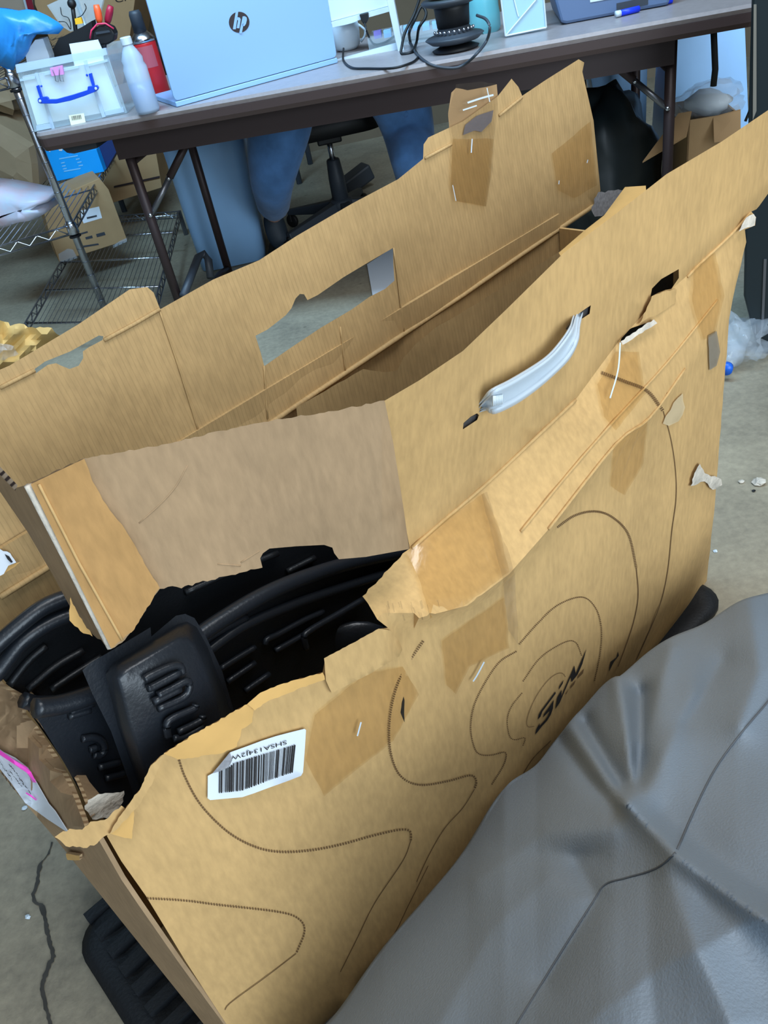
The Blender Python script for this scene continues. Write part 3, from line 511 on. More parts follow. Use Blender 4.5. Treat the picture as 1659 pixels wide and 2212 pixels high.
tape([(1192, 332), (1276, 262), (1290, 400), (1240, 428), (1205, 410)], RR, -.003, TAPE, 13, 18, 1)
for pts, f, wpx in (([(1340, 740), (1335, 800), (1318, 860)], FR, 3), ([(1390, 905), (1350, 960), (1320, 1030)], FR, 1.6), ([(1400, 915), (1370, 960), (1355, 1000)], FR, 1.4), ([(1330, 745), (1322, 830), (1312, 900)], FR, 1.4), ([(1380, 930), (1340, 1040), (1330, 1070)], FR, 1.2), ([(1046, 1430), (1030, 1460), (1022, 1472)], FR, 3), ([(780, 1560), (772, 1590)], FR, 3)):
    obj('wrinkle_glint', ribbon(MB(), pts, wpx, f, -.0065), TAPE2 if wpx < 3 else WHITEPL, front)  # wide strips are white, painted as highlights on the tape wrinkles
for pts in ([(872, 1505), (869, 1540), (876, 1560)], [(1335, 1408), (1322, 1430), (1318, 1450)]): obj('tear', MB().prism([FR(x, y, -.0016) for x, y in [(pts[0][0], pts[0][1]), (pts[0][0]+2, pts[0][1]+8), (pts[1][0]+4, pts[1][1]), (pts[2][0]-2, pts[2][1]), (pts[1][0]-3, pts[1][1]), (pts[0][0]-3, pts[0][1]+12)]], BN*-.0003), INK, front)
tape([(1466, 1470-560), (1480, 880), (1475, 850), (1455, 870), (1432, 915), (1445, 920)], FR, -.003, M('peeled_pale_paper', (222, 200, 160), .7, alpha=.55), 15, 14, 2, 'peeled_paper')
tape([(1530, 725), (1548, 715), (1556, 760), (1548, 790), (1533, 800)], FR, -.003, M('grey_tape', (150, 140, 125), .3, alpha=.6), 16, 12, 1, 'peeled_paper')
for pts, f, w_ in (([(1010, 222), (1040, 212), (1066, 205)], RR, 4), ([(1000, 238), (1030, 228)], RR, 3), ([(1020, 300), (1018, 330)], RR, 2.5), ([(1052, 190), (1058, 220)], RR, 2), ([(978, 400), (985, 434)], RR, 1.6), ([(1270, 345), (1268, 352)], RR, 2), ([(1208, 390), (1207, 398)], RR, 2)):
    obj('wrinkle_glint', ribbon(MB(), pts, w_, f, -.0075), WHITEPL, box)  # painted highlights: white strips where the wrinkled rear tape shines
for pts in ([(300, 1130), (345, 1090), (380, 1050), (405, 1005)], [(560, 1190), (520, 1215)], [(470, 1218), (520, 1222)]): obj('crease', MB().tube([BD(x, y, .0002) for x, y in dens(smoothpl(pts, 4), 12, False)], .0008, 5), KRAFT_SHADED, box, True)
sheet('taped_tab', rag([(975, 200), (985, 190), (1010, 195), (1050, 188), (1073, 182), (1077, 225), (1068, 275), (1000, 310), (972, 318), (968, 245)], 1, 12, 3), lambda x, y, d: RR(x, y, d+.004), (BROWN, EDGE), box, th=.003, step=16)
sheet('ink_smudge', [(1005, 270), (1030, 250), (1066, 238), (1062, 262), (1040, 285), (1025, 282), (1000, 292)], lambda x, y, d: RR(x, y, d-.0025), M('grey_ink', (125, 118, 122), .6, alpha=.75), box, th=.0003, step=10)
# scuffed smudges at the crushed corner
mb = MB(); rs = random.Random(9)
for k in range(16):
    x = rs.uniform(835, 960); y = rs.uniform(1312, 1348)-(x-835)*.02; mb = ribbon(mb, [(x, y-rs.uniform(10, 24)), (x+4, y)], rs.uniform(1.5, 3.5), FR, -.005)
obj('scuff_marks', mb, M('grey_scuff', (112, 90, 62), .9, alpha=.25), front)
# sticker seen at the rear flap's left end
sheet('printed_paper', rag([(-50, 1180), (0, 1186), (22, 1195), (35, 1215), (18, 1222), (8, 1240), (-50, 1262)], 1.5, 7, 8), lambda x, y, d: BP(x, y, offR(x, y)-.012+d), WHITEP, box, th=.0008, step=12, label='white torn printed paper')
sheet('torn_scrap', rag([(18, 1222), (45, 1214), (20, 1232), (-10, 1252)], 1, 7, 9), lambda x, y, d: BP(x, y, offR(x, y)-.010+d), PLY, box, th=.0008, step=10)
sheet('print_mark', [(10, 1197), (20, 1202), (28, 1214), (24, 1216), (16, 1208)], lambda x, y, d: BP(x, y, offR(x, y)-.0135+d), INK, box, th=.0005, step=9)
# ------------------------------------------------------------------ black liners inside the box
def liner(label, poly, offf, group='black floor liners inside the box', m=BLACKP, nm='floor_liner', loc=None):
    r = thing(nm, label, 'car mat', loc or lp(.3, .15, .0), ybox, None)
    sheet('tray', poly, lambda x, y, d: BP(x, y, offf(x, y)+d), m, r, th=.003, step=40); return r
def tubes(r, name, lines, offf, rad, m, n=8, d=-.004, flat=1.):
    for pts in lines: obj(name, MB().tube([BP(x, y, offf(x, y)+d) for x, y in smoothpl(pts, 6)], rad, n, flat=flat), m, r, True)
offA = lambda x, y: .20+.0*x
r = liner('deep black liner at the back of the box, its curved rim at far left', [(-60, 1390), (0, 1375), (60, 1340), (120, 1300), (330, 1230), (500, 1190), (700, 1150), (1000, 1050), (1000, 1500), (400, 1850), (225, 1770), (80, 1562), (25, 1487), (-60, 1395)], offA, loc=lp(.3, .2, 0))
tubes(r, 'rim', [[(-20, 1405), (40, 1352), (100, 1308), (170, 1282), (240, 1262)], [(-20, 1470), (5, 1440), (50, 1385), (110, 1345), (180, 1318)]], offA, .008, BLACKP2)
tubes(r, 'rim', [[(50, 1512), (70, 1518), (90, 1520), (160, 1515), (230, 1490), (260, 1480)]], offA, .008, BLACKP2, d=-.03)
tubes(r, 'rib', [[(20, 1480), (60, 1430), (100, 1395)], [(60, 1490), (120, 1440), (180, 1405)], [(110, 1490), (170, 1450), (220, 1420)], [(330, 1260), (420, 1225), (520, 1190)], [(400, 1280), (500, 1235), (600, 1195)], [(620, 1235), (680, 1205)]], offA, .004, BLACKP)
offD = lambda x, y: .085+.0004*(1900-y)*.1
r = liner('black liner standing at the left end of the box with raised lettering-like ribs', [(70, 1535), (130, 1528), (210, 1508), (270, 1490), (330, 1660), (330, 1760), (200, 1760), (140, 1650)], offD, m=BLACKP2, loc=lp(.1, .09, 0))
tubes(r, 'rim', [[(75, 1530), (140, 1520), (230, 1490)]], offD, .009, BLACKP2, d=-.004)
g3 = lambda pts: [(x/2.765, 1450+y/2.765) for x, y in pts]
tubes(r, 'raised_rib', [g3([(490, 405), (560, 395), (610, 420), (625, 470), (600, 500), (560, 500)]), g3([(535, 470), (575, 455)]), g3([(590, 575), (720, 545)]), g3([(630, 640), (750, 610)]), g3([(420, 240), (560, 190)]), g3([(410, 270), (540, 230)])], offD, .0035, BLACKP2, d=-.003)
offM = lambda x, y: .13+.00008*(x-500)
r = liner('wide black liner with sweeping curved rim in the middle of the opening', [(390, 1400), (480, 1350), (560, 1300), (650, 1255), (760, 1222), (900, 1185), (1000, 1200), (1000, 1500), (700, 1650), (380, 1700)], offM, loc=lp(.35, .13, 0))
tubes(r, 'rim', [[(400, 1395), (470, 1345), (560, 1290), (650, 1250), (760, 1215), (870, 1192), (960, 1180)]], offM, .009, BLACKP2)
tubes(r, 'ledge', [[(430, 1420), (520, 1355), (620, 1310), (720, 1275), (860, 1232), (950, 1215)]], offM, .006, BLACKP2)
g2 = lambda pts: [(100+x/2.074, 1150+y/2.074) for x, y in pts]
tubes(r, 'rib', [g2([(980, 500), (990, 478), (1040, 455), (1150, 395), (1240, 355)]), g2([(1025, 530), (1150, 460), (1200, 430)]), g2([(780, 610), (860, 560), (935, 515)]), g2([(810, 670), (935, 585)]), g2([(890, 710), (1000, 635)]), g2([(715, 480), (800, 430), (900, 380)])], offM, .0036, BLACKP2)
tubes(r, 'pocket_rim', [g2([(1165, 520), (1155, 470), (1180, 440), (1300, 370), (1420, 300)])], lambda x, y: offM(x, y)-.006, .004, BLACKP2)
obj('pocket', MB().ball(BP(745, 1385, offM(745, 1385)), .055, .012, .03), BLACKP2, r, True)
offK = lambda x, y: .062+.00002*(1500-y)
r = liner('black liner added in the right half of the box to darken the tears', [(930, 1180), (1000, 1000), (1120, 860), (1240, 700), (1360, 560), (1450, 480), (1530, 440), (1530, 620), (1500, 1000), (1470, 1300), (1200, 1500), (930, 1400)], offK, loc=lp(.7, .12, 0))  # extra liner put in so the tears in front of it look black
tubes(r, 'rim', [[(940, 1170), (1010, 1005), (1125, 865), (1242, 705), (1365, 562), (1450, 485)]], offK, .007, BLACKP2)
# badge panel
offP = lambda x, y: .035+.00006*(1700-y)+.05*max(0, (1420-y)/400)
r = thing('liner_hump_panel', 'black moulded panel with U-shaped ribs standing nearest in the opening', 'car mat', lp(.14, .05, 0), ybox)
fl = [(178, 1448), (195, 1432), (250, 1400), (325, 1355), (327, 1375), (380, 1330), (400, 1326), (420, 1335), (445, 1375), (480, 1450), (505, 1535), (490, 1660), (290, 1720), (240, 1580), (200, 1500)]
sheet('flange', fl, lambda x, y, d: BP(x, y, offP(x, y)+.012+d), BLACKP2, r, th=.004, step=24)
outer = [(228, 1455), (245, 1432), (330, 1382), (385, 1348), (405, 1343), (425, 1355), (450, 1400), (480, 1480), (500, 1540), (490, 1640), (360, 1700), (298, 1690), (255, 1570), (238, 1500)]
inner = [(262, 1468), (280, 1452), (335, 1418), (385, 1388), (405, 1386), (420, 1402), (440, 1450), (465, 1520), (475, 1570), (455, 1630), (365, 1672), (318, 1660), (285, 1560), (272, 1505)]
mb = MB(); n = len(outer); mb.v = [tuple(BP(x, y, offP(x, y)+.012)) for x, y in outer]+[tuple(BP(x, y, offP(x, y)-.016)) for x, y in [tuple(np.array(o_)*.3+np.array(i_)*.7) for o_, i_ in zip(outer, inner)]]+[tuple(BP(x, y, offP(x, y)-.018)) for x, y in inner]
mb.f = [(k, (k+1) % n, n+(k+1) % n, n+k) for k in range(n)]+[(n+k, n+(k+1) % n, 2*n+(k+1) % n, 2*n+k) for k in range(n)]+[tuple(range(2*n, 3*n))]; mb.m = [0]*len(mb.f)
obj('raised_block', mb, BLACKP2, r, True, bevel=0)
of2 = lambda x, y: offP(x, y)-.02
tubes(r, 'raised_rib', [g2(p) for p in ([(440, 660), (470, 640), (560, 600), (600, 600), (610, 630)], [(455, 700), (480, 690), (600, 625)], [(500, 730), (560, 700), (630, 665), (640, 700), (610, 740), (500, 790)], [(480, 760), (600, 700)], [(545, 920), (540, 860), (570, 830), (660, 790), (670, 770)], [(590, 895), (690, 845), (700, 820)], [(570, 925), (620, 915), (700, 870)])], of2, .0034, BLACKP2)
# ------------------------------------------------------------------ grey cloth in the foreground
SIL = [(640, 2330), (690, 2240), (740, 2180), (830, 2050), (930, 1930), (1010, 1830), (1090, 1702), (1160, 1650), (1230, 1560), (1262, 1525), (1300, 1482), (1326, 1462), (1342, 1458), (1400, 1408), (1450, 1376), (1520, 1347), (1590, 1302), (1640, 1285), (1690, 1277), (1800, 1270)]
def baseZ(x, y):
    # height of the cloth, read along a slope that rises towards the viewer, then rolls over
    ys = interp(x, SIL); t = max(0, y-ys)
    z0 = interp(x, [(640, .12), (900, .16), (1150, .17), (1340, .22), (1500, .20), (1800, .18)])
    return z0+.10*(1-math.exp(-t/160))+interp(x, [(640, .02), (1300, .13), (1800, .17)])*min(1, t/700)
FOLDS = [([(1335, 1470), (1352, 1580), (1371, 1698)], .020, 24), ([(1385, 1500), (1385, 1600), (1375, 1690)], -.028, 26), ([(1357, 1739), (1458, 1844), (1560, 1920), (1659, 1990), (1760, 2060)], .024, 30), ([(1430, 1760), (1540, 1850), (1659, 1930)], -.010, 50),
         ([(1235, 1570), (1290, 1650), (1345, 1730)], .016, 22), ([(1265, 1560), (1310, 1640), (1340, 1690)], -.022, 20), ([(1210, 1600), (1270, 1680), (1330, 1745)], -.014, 20), ([(1500, 1500), (1450, 1600), (1400, 1700)], .012, 40), ([(1560, 1430), (1480, 1560)], -.012, 36), ([(1620, 1300), (1640, 1450), (1600, 1560)], .016, 46),
         ([(1450, 1400), (1420, 1500), (1395, 1600)], .012, 30), ([(1030, 1900), (1180, 1800), (1320, 1790)], .012, 60), ([(1100, 1840), (1240, 1850), (1290, 1850)], -.010, 50), ([(1250, 1870), (1290, 1940), (1180, 2120)], -.010, 36), ([(950, 2212), (1060, 2010), (1180, 1900)], .008, 60), ([(1440, 1880), (1500, 2040), (1580, 2212)], .012, 60), ([(1400, 1900), (1400, 2060), (1420, 2212)], -.006, 60)]
def clothZ(x, y):
    z = sum(baseZ(x+q, y+interp(x+q, SIL)-interp(x, SIL)) for q in (-150, -90, -40, 0, 40, 90, 150))/7
    for pts, a, wd_ in FOLDS:
        d = pld((x, y), pts)
        if d < wd_*3.5: z += 1.7*a*math.exp(-(d/wd_)**1.4)
    return z+.004*noise.noise(Vector((x*.006, y*.006, 1)))
cl = thing('grey_cover', 'grey coated fabric cover bunched over a bulky pile in the right foreground', 'cover', AZ(1300, 2100, .0), 0)
sil = resamp(SIL, 180); rows = []
NR = 120
for x, y in sil:
    row = []
    p0 = AZ(x, y, clothZ(x, y)); back = -BN
    g0 = p0+back*.05
    for k, q in ((4, .0), (3, .25), (2, .55), (1, .85)):       # far side drops to the floor
        row.append(Vector((p0.x, p0.y, 0))+back*(.028*(1-q)**.5)+Vector((0, 0, p0.z*q-.004*(1-q)+.004)))
    for k in range(NR+1):
        t = (k/NR)**1.1; yy = y+t*(2420-y) if y < 2400 else y+t*30; xx = x+t*(0)
        row.append(AZ(xx, yy, clothZ(xx, yy)))
    e = row[-1]; row += [Vector((e.x, e.y-.02, e.z*.5)), Vector((e.x, e.y-.03, .0))]
    rows.append(row)
rows = [[Vector((p.x-.02, p.y, 0)) for p in rows[0]]]+rows+[[Vector((p.x+.02, p.y, 0)) for p in rows[-1]]]
mb = MB().grid(rows)
obj('cloth', mb, FABRIC, cl, True)
def cl_tube(pts, r, m, nm='seam', lift=.0006): obj(nm, MB().tube([AZ(x, y, clothZ(x, y)+lift) for x, y in dens(smoothpl(pts, 5), 12, False)], r, 6), m, cl, True)
cl_tube([(1690, 1470), (1659, 1515), (1600, 1585), (1545, 1661), (1500, 1750), (1463, 1835)], .0011, SEAM)
cl_tube([(1459, 1842), (1430, 1868), (1399, 1883), (1350, 1897), (1307, 1911), (1280, 1950), (1210, 2060), (1120, 2206), (1080, 2270)], .0010, SEAM)
# ------------------------------------------------------------------ folding table
tab = thing('folding_table', 'long brown folding table with speckled grey top across the back', 'table', TO, math.atan2(TU.y, TU.x))
TL, TW = 2.02, .76
def tr(a0, a1, b0, b1, r, z):
    out = []
    for cx, cy, s0 in ((a1-r, b1-r, 0), (a0+r, b1-r, 90), (a0+r, b0+r, 180), (a1-r, b0+r, 270)):
        for k in range(6): q = math.radians(s0+18*k); out.append(T(cx+r*math.cos(q), cy+r*math.sin(q), z))
    return out
def loft(rs):
    mb = MB(); n = len(rs[0])
    for r_ in rs: mb.v += [tuple(p) for p in r_]
    mb.f = [(i*n+k, i*n+(k+1) % n, (i+1)*n+(k+1) % n, (i+1)*n+k) for i in range(len(rs)-1) for k in range(n)]+[tuple(range(n-1, -1, -1)), tuple(range((len(rs)-1)*n, len(rs)*n))]; mb.m = [0]*len(mb.f); return mb
obj('tabletop', loft([tr(0, TL, 0, TW, .03, .722), tr(-.004, TL+.004, -.004, TW+.004, .034, .732), tr(0, TL, 0, TW, .03, .7405)]), TABLETOP, tab)
obj('edge_band', loft([tr(.004, TL-.004, .004, TW-.004, .03, .688), tr(-.001, TL+.001, -.001, TW+.001, .032, .70), tr(-.003, TL+.003, -.003, TW+.003, .034, .7215)]), TABLEEDGE, tab)
for b in (.075, TW-.075): obj('side_rail', MB().box(T(TL/2, b, .655), TU*(TL-.40), TV*.02, (0, 0, .07)), DARKMET, tab)
IL = (AP(268, 312, T(0, .08, 0), TV)-T(0, 0, 0)).dot(TU); IRt = (AP(1453, 80, T(0, .08, 0), TV)-T(0, 0, 0)).dot(TU)
for a in (IL, IRt):
    for b in (.09, TW-.09): obj('leg', MB().tube([T(a, b, .0), T(a, b, .69)], .0155, 10), DARKMET, tab, True)
    obj('leg_crossbar', MB().tube([T(a, .09, .60), T(a, TW-.09, .60)], .010, 8), DARKMET, tab, True)
    obj('foot_bar', MB().tube([T(a, .09, .04), T(a, .2, .06), T(a, TW/2, .07), T(a, TW-.2, .06), T(a, TW-.09, .04)], .013, 8), DARKMET, tab, True)
    s = 1 if a < 1 else -1; mid = T(a+s*.13, .13, .50)
    top_ = T(a+s*.30, .20, .69) if s > 0 else AP(1285, 105, T(0, .2, 0), TV); lowp = T(a, .09, .36) if s > 0 else AP(1440, 232, T(0, .09, 0), TV)
    if s > 0: top_ = AP(415, 285, T(0, .2, 0), TV); lowp = AP(328, 462, T(0, .09, 0), TV)
    mid = top_.lerp(lowp, .55)
    obj('brace', MB().tube([top_, mid], .0125, 8), DARKMET, tab, True); obj('brace_slide', MB().tube([mid, lowp], .0095, 8), STEEL, tab, True)
    obj('rivet', MB().ball(lowp-TV*.014, .007), CHROME, tab, True)
    obj('rivet', MB().ball(mid-TV*.012, .006), CHROME, tab, True)
obj('corner_block', MB().prism([AP(x, y, T(0, .05, 0), TV) for x, y in [(130, 318), (205, 298), (210, 320), (160, 332), (145, 330)]], TV*.1), GREYD, tab)
obj('corner_block', MB().prism([AP(x, y, T(0, .05, 0), TV) for x, y in [(1524, 32), (1605, 15), (1603, 30), (1590, 42), (1535, 56), (1524, 52)]], TV*.1), GREYD, tab)
a_ = IL
obj('leg_bracket', MB().tube([AZ(396, 640, .17), AZ(415, 590, .2), AZ(428, 556, .22), AZ(440, 548, .22), AZ(450, 562, .2), AZ(455, 600, .15)], .014, 8), GREYD, tab, True)
TABZ = .7405
def TBP(x, y, b): return AP(x, y, T(0, b, 0), TV)
# ------------------------------------------------------------------ clear storage box
c0, c1 = AZ(75, 286, TABZ), AZ(275, 245, TABZ); SX = (c1-c0); sx = SX.normalized(); sy = Vector((-sx.y, sx.x, 0))
def SP(x, y, d=0): return AP(x, y, c0+sy*d, sy)
sb = thing('storage_box', 'clear plastic storage box with blue handle on the table\'s left end', 'storage box', c0+SX*.5+sy*.1, math.atan2(sx.y, sx.x))
H = SP(33, 142).z-TABZ; tl, tr_ = SP(33, 142), SP(229, 107); D = .21
def wall(a, b, c, d): return MB().prism([a, b, c, d], sy*.004)
c0b, c1b = c0+Vector((0, 0, .001)), c1+Vector((0, 0, .001))
obj('front_wall', MB().prism([c0b, c1b, tr_, tl], sy*.003), CLEAR, sb); obj('back_wall', MB().prism([p+sy*D for p in (c0b, c1b, tr_, tl)], sy*.003), CLEAR, sb)
obj('side_wall', MB().prism([c0b, c0b+sy*D, tl+sy*D, tl], sx*.003), CLEAR, sb); obj('side_wall', MB().prism([c1b, c1b+sy*D, tr_+sy*D, tr_], sx*-.003), CLEAR, sb)
obj('base', MB().prism([c0b, c1b, c1b+sy*D, c0b+sy*D], (0, 0, .004)), CLEAR, sb)
for pts in ([(33, 140), (228, 104), (232, 118), (36, 158)],): obj('rim', MB().prism([SP(x, y, -.004) for x, y in pts], sy*.012), MILKY, sb)
for pts in ([(75, 158), (81, 157), (118, 278), (112, 280)], [(180, 132), (187, 130), (228, 252), (221, 254)], [(42, 172), (76, 165), (76, 170), (43, 176)], [(184, 140), (232, 128), (233, 133), (185, 145)], [(78, 272), (112, 266), (114, 276), (79, 283)], [(226, 240), (266, 232), (268, 242), (228, 250)], [(95, 158), (170, 142), (170, 147), (95, 163)]): obj('rib', MB().prism([SP(x, y, -.003) for x, y in pts], sy*.004), MILKY, sb)
pap = [SP(x, y, .012) for x, y in [(48, 166), (222, 132), (262, 236), (80, 270)]]
pp = thing('paper_stack', 'white sheets of paper standing inside the clear storage box', 'paper', c0+SX*.5+sy*.02+Vector((0, 0, .006)), math.atan2(sx.y, sx.x)); obj('sheets', MB().prism(pap, sy*.02), M('bright_paper', (240, 250, 250), .5), pp)
zz = lambda pts: [(x/3.95, y/3.95) for x, y in pts]
hn = obj('handle', MB().prism([SP(x, y, -.018) for x, y in zz([(320, 860), (325, 840), (345, 832), (395, 825), (410, 835), (415, 850), (480, 848), (620, 810), (745, 770), (748, 740), (790, 735), (825, 728), (840, 745), (838, 765), (820, 780), (720, 820), (600, 860), (480, 885), (350, 885), (330, 880)])], sy*.010), BLUEP, sb, bevel=.001)
for pts in ([(308, 735), (328, 728), (345, 780), (362, 835), (342, 838), (325, 790)], [(755, 632), (780, 625), (795, 680), (808, 735), (788, 738), (772, 690)]): obj('handle_arm', MB().prism([SP(x, y, -.012) for x, y in zz(pts)], sy*.008), BLUEP, hn)
for x, y in zz([(342, 862), (818, 755)]): obj('pivot', MB().lathe(SP(x, y, -.0195), [(.004, 0), (.003, -.003)], 10, sy), WHITEPL, hn)
for x, y in zz([(352, 735), (742, 642)]): obj('rivet', MB().lathe(SP(x, y, -.001), [(.0035, 0), (.002, -.003)], 10, sy), BLUEP, sb)
stk = obj('price_sticker', MB().prism([SP(x, y, -.004) for x, y in zz([(585, 985), (715, 965), (732, 1050), (605, 1070)])], sy*.0006), M('cream_sticker', (240, 240, 215), .6), sb)
mb = MB()
for k in range(11):
    x = 608+k*8; q = zz([(x, 992-k*1.2), (x+rs.choice([2, 4, 5]), 992-k*1.2), (x+8, 1028-k*1.2), (x+5, 1028-k*1.2)]); mb.add([SP(a, b, -.0046) for a, b in q], [(0, 1, 2, 3)])
obj('barcode_lines', mb, INK, stk)
bc = thing('binder_clip', 'pink binder clip pinched on the clear storage box front', 'clip', SP(122, 165, -.006), 0)
obj('clip_body', MB().prism([SP(x, y, -.010) for x, y in zz([(425, 582), (530, 558), (545, 635), (440, 650)])], sy*.008), M('pink_clip', (226, 150, 215), .4), bc)
for pts in ([(445, 585), (470, 650), (475, 690), (498, 700), (495, 650)], [(505, 575), (505, 640), (515, 690), (545, 695), (530, 645)]): obj('clip_wire', MB().tube([SP(x, y, -.012) for x, y in zz(pts)], .0009, 5), STEEL, bc, True)
# contents that stand up out of the storage box
def IN(x, y, d=.1): return SP(x, y, d)
def flat(name, label, cat, pts, d, th, m, bevel=0, f=SP, n=None):
    return obj(name, MB().prism([f(x, y, d) for x, y in pts], (n or sy)*th), m, None, False, None, label, cat, bevel=bevel)
flat('paper_card', 'printed white card sticking up at the front of the storage box', 'card', zz([(590, 375), (835, 338), (880, 440), (890, 560), (640, 580)]), .03, .003, WHITEP)
flat('white_carton', 'small white carton leaning in the storage box beside the blue bag', 'box', zz([(215, 460), (300, 340), (365, 330), (420, 480), (430, 560), (240, 580)]), .05, .05, WHITEPL)
flat('black_case', 'black folded case inside the storage box behind the white card', 'case', zz([(420, 480), (500, 330), (700, 230), (780, 180), (800, 300), (850, 430), (800, 560), (450, 570)]), .10, .05, BLACK)
tm = thing('tape_measure', 'black tape measure with pink rim on top of the storage box', 'tape measure', SP(222, 82, .1), 0)
obj('body', MB().prism([SP(x, y, .075) for x, y in zz([(785, 340), (790, 270), (830, 225), (890, 210), (950, 235), (978, 290), (970, 350), (920, 380), (830, 390)])], sy*.05), BLACK, tm, bevel=.004); obj('rim', MB().tube([SP(x, y, .073) for x, y in zz([(768, 330), (780, 260), (830, 205), (900, 200), (970, 245)])], .0025, 6), M('pink_red', (225, 60, 100), .4), tm, True)
obj('grip', MB().prism([SP(x, y, .072) for x, y in zz([(815, 275), (930, 258), (940, 275), (820, 295)])], sy*.004), GREYD, tm)
sd = thing('screwdriver', 'screwdriver with bright orange handle standing in the storage box', 'tool', SP(212, 60, .13), 0); obj('handle', MB().tube([SP(x, y, .12) for x, y in zz([(820, 40), (832, 90), (845, 160), (850, 200)])], [.008, .0105, .010, .007], 10), ORANGE, sd, True); obj('shaft', MB().tube([SP(x, y, .12) for x, y in zz([(850, 200), (870, 330), (900, 450)])], .003, 6), STEEL, sd)
sd = thing('screwdriver', 'screwdriver with dark red handle standing in the storage box', 'tool', SP(235, 60, .13), 0); obj('handle', MB().tube([SP(x, y, .14) for x, y in zz([(945, 50), (935, 100), (920, 170), (915, 200)])], [.008, .0105, .010, .007], 10), M('dark_red', (165, 30, 60), .4), sd, True); obj('shaft', MB().tube([SP(x, y, .14) for x, y in zz([(915, 200), (905, 330), (900, 450)])], .003, 6), STEEL, sd)
ys_ = thing('utility_knife', 'black tool with yellow block standing in the storage box', 'tool', SP(170, 45, .12), 0); obj('body', MB().tube([SP(x, y, .11) for x, y in zz([(620, 60), (632, 150), (650, 300), (660, 400)])], .006, 8), BLACK, ys_, True); obj('block', MB().prism([SP(x, y, .10) for x, y in zz([(636, 160), (690, 148), (705, 200), (645, 210)])], sy*.012), YEL, ys_)
obj('head', MB().ball(SP(155, 8, .11), .0125), BLACK, ys_, True)
cbag = flat('clear_pouch', 'crumpled clear plastic pouch with black wires behind the tools', 'bag', zz([(400, 45), (560, -30), (760, -40), (880, 0), (830, 200), (700, 250), (600, 270), (520, 220)]), .17, .02, CLEAR)
for pts in ([(515, 60), (530, 130), (580, 150), (600, 200), (605, 250)], [(720, 30), (735, 70), (700, 130), (660, 150)], [(500, 185), (560, 190), (600, 250)]): obj('wire', MB().tube([SP(x, y, .165) for x, y in smoothpl(zz(pts), 4)], .0012, 5), BLACK, cbag, True)
# blue bag hanging over the shelf end
bg = thing('blue_bag', 'crumpled blue plastic bag draped at the top left beside the storage box', 'bag', SP(40, 150, .05), 0)
pts = zz([(-60, 60), (60, 70), (160, 90), (230, 78), (300, 85), (400, 130), (500, 190), (545, 235), (500, 290), (400, 280), (320, 285), (280, 340), (245, 440), (205, 500), (130, 560), (120, 600), (60, 590), (0, 560), (-60, 600)])
cx, cy = 40., 75.; rows = []
for k in range(7):
    f_ = 1-k/6; rows.append([SP(cx+(x-cx)*f_, cy+(y-cy)*f_, .05-.05*math.sin(math.acos(min(1, f_)))+.012*noise.noise(Vector((x*.05*f_, y*.05*f_, k*.3)))) for x, y in pts+[pts[0]]])
rows2 = [[SP(cx+(x-cx)*f_, cy+(y-cy)*f_, .05+.05*math.sin(math.acos(min(1, f_)))) for x, y in pts+[pts[0]]] for f_ in (1, .7, .35, .02)]
obj('bag_skin', MB().grid(rows).grid(rows2), BLUEBAG, bg, True)
# ------------------------------------------------------------------ bottle, spray can
def uprot(c, prof_px, m, parent, name, depth, n=24):
    pass
P = AZ(322, 243, TABZ); bt = thing('spirit_bottle', 'translucent white bottle half full of clear liquid beside the storage box', 'bottle', P, 0)
kb = (AP(268, 80, P, Vector((P.x, P.y, 0)).normalized())-P); hB = kb.z; wB = (AZ(345, 236, TABZ)-AZ(298, 248, TABZ)).length*.52
pr = [(.0, 0), (wB*.9, .0), (wB, .008), (wB, hB*.42), (wB, hB*.60), (wB*.86, hB*.66), (wB*.9, hB*.72), (wB*.62, hB*.82), (wB*.42, hB*.88), (wB*.40, hB*.91)]
obj('bottle_body', MB().lathe(P, [(r_, h_+.0006) for r_, h_ in pr[1:]], 24), MILKY, bt, True); obj('liquid', MB().lathe(P+Vector((0, 0, .003)), [(wB*.88, 0), (wB*.96, .008), (wB*.96, hB*.40)], 24), LIQ, bt, True)
obj('cap', MB().lathe(P+Vector((0, 0, hB*.905)), [(wB*.46, 0), (wB*.46, hB*.085), (wB*.40, hB*.095)], 20), WHITEPL, bt)
P2 = AZ(345, 205, TABZ); sc = thing('spray_can', 'red aerosol can with dark cap standing behind the white bottle', 'spray can', P2, 0)
dcam = Vector((P2.x, P2.y, 0)).normalized(); hS = (AP(275, 26, P2, dcam)-P2).z; rS = .036
obj('can_body', MB().lathe(P2, [(rS*.95, .0006), (rS, .004), (rS, hS*.62), (rS*.98, hS*.64)], 24), RED, sc, True); obj('can_shoulder', MB().lathe(P2+Vector((0, 0, hS*.64)), [(rS*1.02, 0), (rS*1.02, .008), (rS*.8, hS*.08), (rS*.55, hS*.12)], 24), CHROME, sc, True)
obj('cap', MB().lathe(P2+Vector((0, 0, hS*.76)), [(rS*.55, 0), (rS*.52, hS*.2), (rS*.42, hS*.24)], 18), GREYD, sc, True)
obj('label_panel', MB().grid([[P2+Vector((math.cos(q)*rS*1.01, math.sin(q)*rS*1.01, hS*h_)) for q in [math.radians(-140+12*k) for k in range(9)]] for h_ in (.35, .6)]), M('pale_red', (190, 90, 100), .5), sc)
